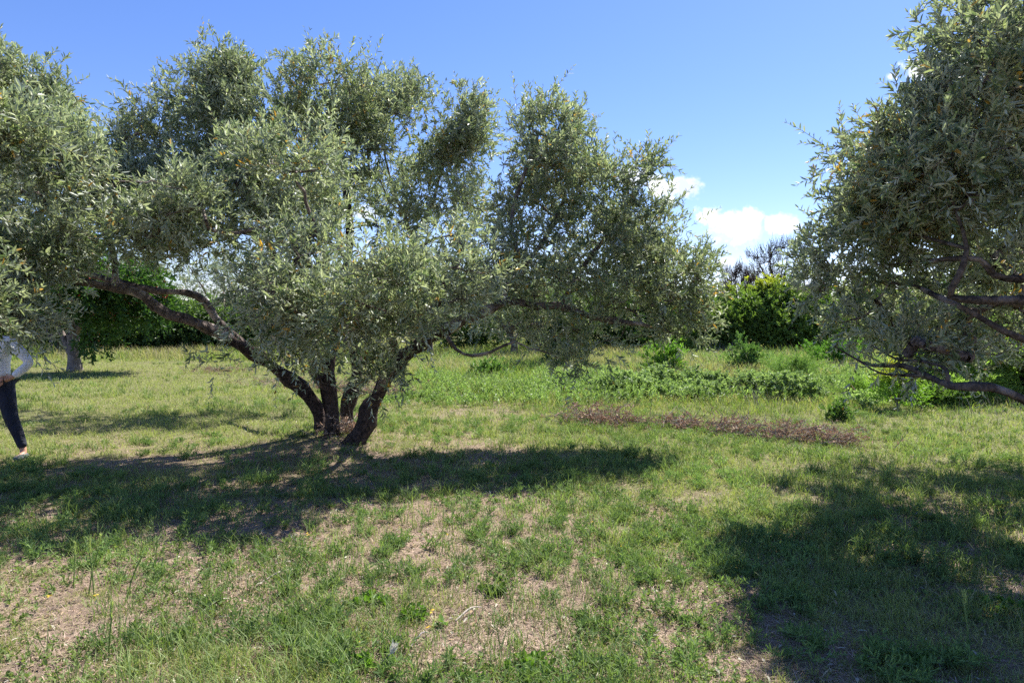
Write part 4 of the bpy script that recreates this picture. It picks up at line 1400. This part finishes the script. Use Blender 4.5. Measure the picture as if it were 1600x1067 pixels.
# rough tall grass beyond the mown part
a = Acc()
N3 = 330000
x, y, d = polar(N3, 10.5, 48, 46)
edge = 11.4 + 1.6 * (noise2(x, y, .35, 91.0, 2) - .5) + 5.5 * sstep(.5, -2.5, x) + 9 * sstep(-2.5, -5, x)
k = (y > edge) & (rng.rand(len(x)) < sstep(0, 3, y - edge) * .8 + .2)
x, y, d = x[k], y[k], d[k]
n = len(x)
tl = noise2(x, y, .45, 95.0, 2)
L = rng.uniform(.10, .36, n) * (.4 + 1.2 * tl) * (1 - .4 * sstep(-1, 1, x) * sstep(20, 17, y)) * (1 + .7 * sstep(14, 22, y) * noise2(x, y, .5, 17.0, 2) * 1.6)
cb = gcol(x, y, (.12, .19, .04), (.23, .28, .075), .3)
ct = cb * 1.25
dd_ = rng.rand(n) < (.1 + (.4 + .35 * sstep(15, 19, y)) * sstep(.36, .6, noise2(x, y, .5, 99.0, 2)))
ct[dd_] = np.array([.44, .37, .23]) * rng.uniform(.6, 1.1, (dd_.sum(), 1))
cb[dd_] = (cb[dd_] + ct[dd_]) / 2
blades(a, x, y, L, lod(d, .0038) * rng.uniform(.5, 1.5, n), rng.uniform(.02, .6, n), rng.uniform(0, 6.28, n), cb, ct)
tag(a.build('tall_grass', M_GRASS), 'rough uncut grass with dry seed heads behind the mown meadow', 'grass', kind='stuff')

# brambles
a = Acc()
a2 = Acc()
NB = 30000
xx = rng.uniform(.6, 11.5, NB)
yy = rng.uniform(11.8, 21, NB)
bm = noise2(xx, yy, .8, 104.0, 3) - .06 + .2 * np.exp(-((xx - 4.3) / 3.0) ** 2 - ((yy - 14.3) / 2.0) ** 2) - .15 * sstep(5.5, 8, xx) * sstep(12, 14, yy)
k = (yy > 11.6 + 2.2 * noise2(xx, yy * 0, .9, 3.0, 2)) & (bm + .18 * sstep(13, 18, yy) > .5) & (noise2(xx, yy, 1.6, 7.0, 3) > .47) & (yy > 11.4 + .3 * np.abs(xx - 5) * 0)
xx, yy, bm = xx[k], yy[k], bm[k]
n = len(xx)
hz = sstep(.48, .75, bm) * .42 * (.2 + 1.5 * noise2(xx, yy, 1.5, 5.0, 3))
o = np.stack([xx, yy, H(xx, yy) + hz * rng.uniform(.35, 1, n) + .03], 1)
dr = rnd_unit(rng, n) + np.array([0, -.15, .8])
twig_leaves(a, rng, o, dr, rng.uniform(.10, .26, n), 5, (.042, .07), (.6, .8), broad_col((.13, .20, .075), (.32, .40, .21)), droop=.3, nb=.6, ang=(.7, 1.3), whorl=3)
tag(a.build('brambles', M_LEAF), 'low bramble patch with pale green leaves across the rough grass', 'brambles', kind='stuff')

# rough weeds rising through the uncut bank
a = Acc()
n = 11000
xx = rng.uniform(-2.5, 16, n)
yy = 12.5 + 14.5 * rng.rand(n)
hn = noise2(xx, yy, .42, 141.0, 3)
k = (hn > .45) & (xx < yy * .95)
xx, yy, hn = xx[k], yy[k], hn[k]
n = len(xx)
o = np.stack([xx, yy, H(xx, yy)], 1)
ln = sstep(.42, .72, hn) * rng.uniform(.25, .85, n) * (.55 + .45 * sstep(13, 18, yy)) + .12
twig_leaves(a, rng, o, rnd_unit(rng, n) * .45 + np.array([0, 0, 1.0]), ln, 9, (.04, .085), (.18, .42), broad_col((.10, .17, .05), (.28, .37, .15)), droop=.2, nb=.4, ang=(.6, 1.2))
tag(a.build('rough_weeds', M_LEAF), 'uneven tall leafy weeds of mixed greens in the uncut bank', 'weeds', kind='stuff')

# dry grey stalks in the rough grass
a = Acc()
n = 1500
xx = np.concatenate([rng.uniform(1.5, 11, 1000), rng.uniform(4.2, 8.8, 500)])
yy = np.concatenate([rng.uniform(15, 26, 1000), rng.uniform(11.2, 14.5, 500)])
g = noise2(xx, yy, .5, 111.0, 2)
k = g > .5
xx, yy = xx[k], yy[k]
o = np.stack([xx, yy, H(xx, yy)], 1)
n = len(xx)
twig_sticks(a, o, rnd_unit(rng, n) * .5 + np.array([0, 0, 1.0]), rng.uniform(.3, .8, n) * np.where(yy < 15, .6, 1), .004, (.2, .2, .2), 0, .1)
tag(a.build('dry_stalks', M_GREYWOOD), 'dry grey weed stalks standing in the rough grass', 'dry stalks', kind='stuff')


# ------------------------------------------------------------------ heaps of cut brush
def brush_pile(label, path, width, height, n, seed, red=.6):
    """A windrow of dead twigs and brown leaves along a path of (x, y)."""
    rng_ = np.random.RandomState(seed)
    path = np.array(path, float)
    mid = path[len(path) // 2]
    root = empty('brush_pile', (mid[0], mid[1], float(H(mid[0], mid[1]))), label, 'brush pile')
    seg = rng_.rand(n) * (len(path) - 1)
    i = seg.astype(int)
    f = (seg - i)[:, None]
    c = path[i] * (1 - f) + path[np.minimum(i + 1, len(path) - 1)] * f
    env = (.1 + 1.5 * sstep(.3, .7, noise2(c[:, 0], c[:, 1], 2.4, seed, 2)))
    keep_ = rng_.rand(n) < .08 + env * .8
    c, env = c[keep_], env[keep_]
    n = len(c)
    c = c + rng_.normal(size=(n, 2)) * width * (.25 + .45 * noise2(c[:, 0], c[:, 1], 3.0, seed + 9, 2))[:, None] + rng_.normal(size=(n, 2)) * (rng_.rand(n, 1) < .15) * .22
    hh_ = np.abs(rng_.normal(size=n)) * .5
    z = H(c[:, 0], c[:, 1]) + np.clip(hh_, 0, 1) * height * env
    o = np.stack([c[:, 0], c[:, 1], z], 1)
    dr = rnd_unit(rng_, n) * np.array([1, .8, .45]) + np.array([0, 0, .12])
    a_ = Acc()
    twig_sticks(a_, o, dr, rng_.uniform(.12, .4, n), rng_.uniform(.002, .006, n), (.3, .3, .3), 0)
    tag(a_.build('twigs', M_GREYWOOD, root), None, None, kind='stuff')
    b_ = Acc()
    k_ = rng_.rand(n) < .75

    def dc(r_, m_, p_):
        g_ = r_.rand(m_)[:, None]
        c_ = np.array([.28, .155, .105]) * (1 - g_) + np.array([.55, .42, .31]) * g_
        rr_ = sstep(.45, .65, noise3(p_[:, 0], p_[:, 1], p_[:, 2], 1.8, 3.0))[:, None]
        return c_ * (1 - rr_ * red) + np.array([.32, .17, .12]) * rr_ * red * r_.uniform(.6, 1.3, (m_, 1))
    twig_leaves(b_, rng_, o[k_], dr[k_], rng_.uniform(.1, .25, k_.sum()), 4, (.03, .06), (.25, .4), dc, jit=.7, ang=(.4, 1.2))
    b_.build('dead_leaves', M_STRAW, root)
    return root


def gp(px, py):
    """Ground point seen at a photo pixel (flat ground)."""
    v = (533.5 - py) / F
    dd__ = EYE / (math.sin(PITCH) - v * math.cos(PITCH)) * (math.cos(PITCH) + v * math.sin(PITCH))
    q = P(px, py, dd__)
    return q[0], q[1]


brush_pile('long low heap of reddish cut branches, left part of the row in the right meadow', [gp(890, 660), gp(960, 662), gp(1030, 664), gp(1100, 670), gp(1165, 678)], 0.36, .15, 1250, 201, .15)
brush_pile('brown heap of cut branches forming the right end of the row', [gp(1170, 680), gp(1220, 682), gp(1280, 686), gp(1325, 690)], .3, .12, 520, 202, .3)
brush_pile('flat reddish heap of cut twigs on the lawn behind the splayed stems', [gp(405, 596), gp(480, 604), gp(560, 612), gp(620, 622)], .9, .16, 900, 203)
brush_pile('small distant reddish heap of twigs on the left lawn', [gp(325, 580), gp(352, 580), gp(385, 581)], 1.0, .16, 350, 204)
brush_pile('little tangle of dead twigs lying between the stems of the large olive tree', [gp(520, 690), gp(535, 686), gp(552, 684)], .12, .16, 110, 205, .1)


# ------------------------------------------------------------------ single sticks, stalks, sprouts, leaves
def stick(label, p0, p1, r, mat, name='dry_stick', lift=.03):
    x0, y0 = gp(*p0)
    x1, y1 = gp(*p1)
    s = spline([(x0, y0, float(H(x0, y0)) + .02, r), ((x0 + x1) / 2 + .01, (y0 + y1) / 2 + .02, float(H((x0 + x1) / 2, (y0 + y1) / 2)) + .02 + lift, r * .9), (x1, y1, float(H(x1, y1)) + .03, r * .5)], .04)
    a_ = Acc()
    tube(a_, s[:, :3], s[:, 3], 6, rough=.15)
    return tag(a_.build(name, mat, smooth=True), label, 'stick')


pale = bark_mat('pale_stick', (.30, .25, .20), (.5, .44, .37), 30, .3)
stick('straight pale stick in the left foreground, at the edge of the shade', (312, 962), (358, 942), .004, pale)
stick('shorter pale stick just above and right of another, half in shade', (400, 920), (462, 898), .004, pale)
stick('pale split stick on bare straw in the centre foreground', (712, 982), (752, 963), .005, pale)
stick('thin curved twig lying on straw near the bottom centre', (640, 1026), (668, 1004), .004, M_GREYWOOD)


def stalk(label, px, py, h, seed):
    x_, y_ = gp(px, py)
    z0 = float(H(x_, y_))
    rg = np.random.RandomState(seed)
    root = empty('grass_stalk', (x_, y_, z0), label, 'grass stalk', 'tall seeded grass stalks in the left foreground')
    lx, ly = rg.normal() * .05, rg.normal() * .03
    s = spline([(x_, y_, z0, .0022), (x_ + lx * .4, y_ + ly * .4, z0 + h * .55, .0018), (x_ + lx, y_ + ly, z0 + h, .0012)], .05)
    a_ = Acc()
    tube(a_, s[:, :3], s[:, 3], 5, col=(.2, .27, .09))
    a_.build('stem', M_GRASS, root, smooth=True)
    b_ = Acc()
    n_ = 34
    t_ = np.linspace(0, 1, n_)
    o_ = np.stack([x_ + lx + (t_ - .5) * lx * .3, np.full(n_, y_ + ly), z0 + h - .01 + t_ * .075], 1)
    dr_ = rnd_unit(rg, n_) * np.array([1, 1, .3]) * .5 + np.array([0, 0, 1.0])
    leaves(b_, o_, dr_, rnd_unit(rg, n_), rg.uniform(.018, .032, n_), np.full(n_, .006), np.tile([[.36, .42, .18]], (n_, 1)))
    b_.build('seed_head', M_GRASS, root)
    return root


stalk('tallest pale seeded grass stalk, leftmost of the close pair in the left shade', 138, 925, .30, 1)
stalk('seeded grass stalk, right one of the close pair in the left shade', 147, 928, .27, 2)
stalk('single seeded grass stalk right of the close pair, in the left shade', 197, 935, .27, 3)
stalk('short seeded stalk left of the close pair at the edge of the shade', 115, 912, .20, 4)
stalk('low seeded stalk nearest the camera in the left foreground', 170, 1018, .18, 5)
stalk('tall thin seeded stalk in the shade near the right foreground', 1515, 1020, .22, 6)


def sprout(label, px, py, size, seed, col):
    x_, y_ = gp(px, py)
    z0 = float(H(x_, y_))
    rg = np.random.RandomState(seed)
    root = empty('bramble_sprout', (x_, y_, z0), label, 'bramble sprout', 'leafy sprouts in the foreground grass')
    n_ = 12
    o_ = np.tile([[x_, y_, z0]], (n_, 1)) + rg.normal(size=(n_, 3)) * np.array([size * .45, size * .3, .0])
    dr_ = rnd_unit(rg, n_) * np.array([1, 1, .2]) * .8 + np.array([0, 0, .8])
    ln_ = rg.uniform(.5, 1.0, n_) * size * .6
    a_ = Acc()
    twig_sticks(a_, o_, dr_, ln_, .0016, (.2, .2, .2), 0, .3)
    a_.build('stem', M_TWIG, root)
    b_ = Acc()
    twig_leaves(b_, rg, o_, dr_, ln_, 4, (.028, .046), (.55, .75), col, droop=.3, nb=1.2, ang=(.8, 1.4))
    b_.build('foliage', M_LEAF, root)
    return root


bg = broad_col((.08, .17, .02), (.17, .30, .04))
sprout('bright green leafy sprout below the centre, left of the split stick', 578, 955, .12, 1, bg)
sprout('bright green leafy sprout just left of the split pale stick', 655, 975, .16, 2, bg)
sprout('leafy sprout at the bottom left corner of the right-hand shade', 830, 1050, .12, 3, bg)
sprout('small leafy sprout at the bottom, beside the white seed plume', 560, 1050, .12, 4, bg)
sprout('dark leafy sprout in the straw at the centre right foreground', 775, 935, .12, 5, broad_col((.04, .08, .02), (.09, .15, .04)))
sprout('leafy sprout at the right border under the sun patch', 1560, 950, .14, 6, bg)
sprout('bright weed in the shade near the bottom right', 1430, 1030, .10, 7, bg)

# white seed plume
x_, y_ = gp(598, 1058)
z0 = float(H(x_, y_))
root = empty('seed_plume', (x_, y_, z0), 'white feathery seed plume on a thin bent stalk at the bottom centre', 'seed plume')
s = spline([(x_ - .03, y_, z0, .002), (x_ + .005, y_ + .01, z0 + .05, .0018), (x_ + .04, y_ + .015, z0 + .085, .0014)], .02)
a = Acc()
tube(a, s[:, :3], s[:, 3], 5, col=(.5, .47, .38))
a.build('stem', M_STRAW, root, smooth=True)
rg = np.random.RandomState(4)
n = 60
a = Acc()
leaves(a, np.tile([[x_ + .04, y_ + .015, z0 + .08]], (n, 1)) + rg.normal(size=(n, 3)) * .004, rnd_unit(rg, n) * .35 + np.array([.25, 0, 1.0]), rnd_unit(rg, n), rg.uniform(.03, .06, n), np.full(n, .003), np.tile([[.8, .78, .72]], (n, 1)))
a.build('plume', M_STRAW, root)

# fallen yellow leaves
yl = [(458, 1022, 'in the left foreground grass'), (675, 977, 'beside the split stick'), (672, 1000, 'just below the split stick'), (78, 938, 'at the lower left edge of the shade'), (150, 935, 'at the foot of the seeded stalks'), (925, 828, 'in the centre meadow'), (968, 866, 'left of the right-hand shade'), (562, 1028, 'near the bottom, left of the white plume'), (700, 850, 'on bare straw right of the left shade'), (480, 845, 'inside the left shade')]
for i, (px, py, w) in enumerate(yl):
    x_, y_ = gp(px, py)
    rg = np.random.RandomState(300 + i)
    a = Acc()
    n = 3
    leaves(a, np.array([[x_, y_, float(H(x_, y_)) + .045]] * n) + rg.normal(size=(n, 3)) * .004, rg.normal(size=(n, 3)) * np.array([1, 1, .2]), np.array([[0, 0, 1.0]] * n) + rg.normal(size=(n, 3)) * .2, np.full(n, .02), np.full(n, .011), np.tile([[.62, .42, .06]], (n, 1)))
    tag(a.build('fallen_leaf', M_STRAW), 'curled yellow fallen leaf ' + w, 'leaf', 'yellow fallen leaves')


# ------------------------------------------------------------------ person at the left edge
def skinned(name, rows, edges, root_i, mat, parent, sub=2, col=(.5, .3, .2)):
    """rows: (x,y,z,rx[,ry]); grown with a Skin modifier into one surface."""
    me = bpy.data.meshes.new(name)
    me.from_pydata([r[:3] for r in rows], edges, [])
    me.materials.append(mat)
    ob = bpy.data.objects.new(name, me)
    COL.objects.link(ob)
    md = ob.modifiers.new('skin', 'SKIN')
    md.use_smooth_shade = True
    sv = me.skin_vertices[0].data if me.skin_vertices else None
    if sv is None:
        me.skin_vertices.new() if hasattr(me.skin_vertices, 'new') else None
        bm = bmesh.new()
        bm.from_mesh(me)
        bm.verts.layers.skin.verify()
        bm.to_mesh(me)
        bm.free()
        sv = me.skin_vertices[0].data
    for i, r in enumerate(rows):
        sv[i].radius = (r[3], r[4] if len(r) > 4 else r[3])
        sv[i].use_root = (i == root_i)
    sb = ob.modifiers.new('subsurf', 'SUBSURF')
    sb.levels = sb.render_levels = sub
    # apply, so the mesh is plain geometry
    dg = bpy.context.evaluated_depsgraph_get()
    ev = ob.evaluated_get(dg)
    nm = bpy.data.meshes.new_from_object(ev)
    ob.modifiers.clear()
    ob.data = nm
    nm.materials.clear()
    nm.materials.append(mat)
    at = nm.attributes.get('col') or nm.attributes.new('col', 'FLOAT_COLOR', 'POINT')
    at.data.foreach_set('color', np.tile(np.array([*col, 1.0], np.float32), len(nm.vertices)))
    nm.polygons.foreach_set('use_smooth', np.ones(len(nm.polygons), bool))
    if parent:
        ob.parent = parent
    return ob


def person():
    X, Y = -6.02, 7.95
    root = empty('person', (X, Y, float(H(X, Y))), 'person in white checked shirt and navy trousers, hand on hip, at the left edge', 'person')
    # local coordinates: faces the camera (-Y); the person's left side is +X
    rows, edges = [], []

    def add(*r, link=None):
        rows.append(r)
        i = len(rows) - 1
        if link is not None:
            edges.append((link, i))
        return i
    pel = add(0, 0, .93, .14, .10)
    wa = add(0, .0, 1.06, .125, .09, link=pel)
    ch = add(0, .01, 1.22, .14, .10, link=wa)
    sh = add(0, .01, 1.36, .11, .085, link=ch)
    nk = add(0, 0, 1.44, .055, .055, link=sh)
    nk2 = add(0, -.015, 1.49, .052, .055, link=nk)
    jaw = add(0, -.035, 1.54, .062, .075, link=nk2)
    hd = add(0, -.02, 1.60, .076, .092, link=jaw)
    tp = add(0, -.01, 1.66, .066, .08, link=hd)
    for s, foot, knee in ((1, (.34, -.05, .08), (.20, -.06, .50)), (-1, (-.30, .05, .08), (-.18, .0, .50))):
        hp = add(s * .09, 0, .86, .092, .095, link=pel)
        kn = add(*knee, .056, .06, link=hp)
        cf = add(knee[0] * .45 + foot[0] * .55, knee[1] * .5 + foot[1] * .5 + .02, .30, .050, .055, link=kn)
        an = add(*foot, .034, .036, link=cf)
        add(foot[0] + s * .01, foot[1] - .07, .045, .038, .03, link=an)
        add(foot[0] + s * .02, foot[1] - .16, .035, .034, .022, link=len(rows) - 1)
    # left arm: hand on hip; right arm hangs
    s1 = add(.17, .01, 1.365, .055, link=sh)
    e1 = add(.37, .05, 1.12, .040, link=s1)
    f1 = add(.28, -.04, 1.0, .033, link=e1)
    w1 = add(.225, -.095, .945, .025, .02, link=f1)
    p1 = add(.185, -.125, .925, .035, .014, link=w1)
    s2 = add(-.17, .01, 1.365, .055, link=sh)
    e2 = add(-.25, .03, 1.10, .040, link=s2)
    w2 = add(-.27, -.05, .87, .025, .02, link=e2)
    p2 = add(-.27, -.065, .81, .034, .014, link=w2)
    body = skinned('body', rows, edges, pel, M_SKIN, root, 2, (.50, .27, .18))
    # fingers, each its own chain rooted in the palm, joined into the body mesh below
    fing = []
    for j in range(4):
        b = np.array([.180 - .002 * j, -.132, .948 - .018 * j])
        l = (.062, .070, .066, .052)[j]
        fing.append([b, b + np.array([-.030, -.004, -.012 - .003 * j]) * (l / .06), b + np.array([-.055, .006, -.028 - .004 * j]) * (l / .06)])
    fing.append([np.array([.205, -.11, .955]), np.array([.185, -.075, .985]), np.array([.165, -.05, .995])])
    for j in range(4):
        b = np.array([-.27 + (j - 1.5) * .0, -.085 + j * .014, .79])
        fing.append([b, b + np.array([.004, .0, -.04]), b + np.array([.016, .002, -.072])])
    fing.append([np.array([-.262, -.095, .83]), np.array([-.25, -.11, .795]), np.array([-.245, -.112, .765])])
    acc_ = Acc()
    for fg in fing:
        q = spline([(*fg[0], .0095), (*fg[1], .0088), (*fg[2], .007)], .012)
        tube(acc_, q[:, :3], q[:, 3], 8, col=(.50, .27, .18))
    # face: nose, ears, brows, lips, eyes
    def blob(c, r, col, seg=10):
        bm = bmesh.new()
        bmesh.ops.create_uvsphere(bm, u_segments=seg, v_segments=seg, radius=1)
        v = np.array([q.co[:] for q in bm.verts]) * np.array(r) + np.array(c)
        f3 = [[q.index for q in f.verts] for f in bm.faces if len(f.verts) == 3]
        f4 = [[q.index for q in f.verts] for f in bm.faces if len(f.verts) == 4]
        bm.free()
        acc_.add(v, np.array(f4), col)
        acc_.f.append((np.array(f3) + acc_.n - len(v), 0))
    blob((0, -.113, 1.565), (.012, .022, .022), (.50, .27, .18))
    for s in (1, -1):
        blob((s * .078, -.01, 1.575), (.01, .018, .03), (.48, .25, .17))
        blob((s * .03, -.098, 1.595), (.013, .011, .007), (.75, .72, .68))
        blob((s * .03, -.107, 1.595), (.006, .004, .006), (.05, .03, .02))
        blob((s * .03, -.104, 1.613), (.018, .006, .004), (.08, .05, .03))
    blob((0, -.104, 1.528), (.022, .008, .007), (.42, .14, .11))
    extra = acc_.build('body_extra', M_SKIN, None, smooth=True)
    bm = bmesh.new()
    bm.from_mesh(body.data)
    bm.from_mesh(extra.data)
    bm.to_mesh(body.data)
    bm.free()
    bpy.data.objects.remove(extra)
    body.data.polygons.foreach_set('use_smooth', np.ones(len(body.data.polygons), bool))
    # shirt
    rows2 = [(0, 0, .90, .175, .135), (0, .0, 1.06, .155, .12), (0, .01, 1.22, .165, .125), (0, .01, 1.36, .125, .10), (0, 0, 1.425, .07, .07),
             (.175, .01, 1.365, .072), (.37, .05, 1.125, .058), (.29, -.035, 1.01, .048), (.245, -.08, .965, .040),
             (-.175, .01, 1.365, .072), (-.25, .03, 1.10, .056), (-.268, -.03, .92, .042)]
    skinned('shirt', rows2, [(0, 1), (1, 2), (2, 3), (3, 4), (3, 5), (5, 6), (6, 7), (7, 8), (3, 9), (9, 10), (10, 11)], 0,
            cloth_mat('checked_shirt', (.86, .87, .90), (.62, .66, .78)), root, 2)
    rows3 = [(0, 0, .95, .155, .12), (.10, 0, .84, .110, .11), (.20, -.06, .50, .078, .08), (.285, -.05, .28, .062, .065), (.335, -.05, .125, .047, .05),
             (-.10, 0, .84, .110, .11), (-.18, 0, .50, .078, .08), (-.25, .03, .28, .062, .065), (-.295, .05, .125, .047, .05)]
    skinned('trousers', rows3, [(0, 1), (1, 2), (2, 3), (3, 4), (0, 5), (5, 6), (6, 7), (7, 8)], 0, cloth_mat('navy_cloth', (.012, .015, .032)), root, 2)
    for s, f in ((1, (.34, -.05)), (-1, (-.30, .05))):
        skinned('shoe', [(f[0], f[1] + .05, .045, .042, .04), (f[0] + s * .01, f[1] - .06, .045, .048, .04), (f[0] + s * .02, f[1] - .17, .035, .042, .03)], [(0, 1), (1, 2)], 0, cloth_mat('grey_shoe', (.13, .14, .15)), root, 2)
    # hair cap
    skinned('hair', [(0, .03, 1.69, .082, .09), (0, .06, 1.63, .088, .07), (0, .075, 1.55, .07, .05)], [(0, 1), (1, 2)], 0, cloth_mat('brown_hair', (.07, .04, .022), rough=.6), root, 2)
    return root


person()
print('scene built')
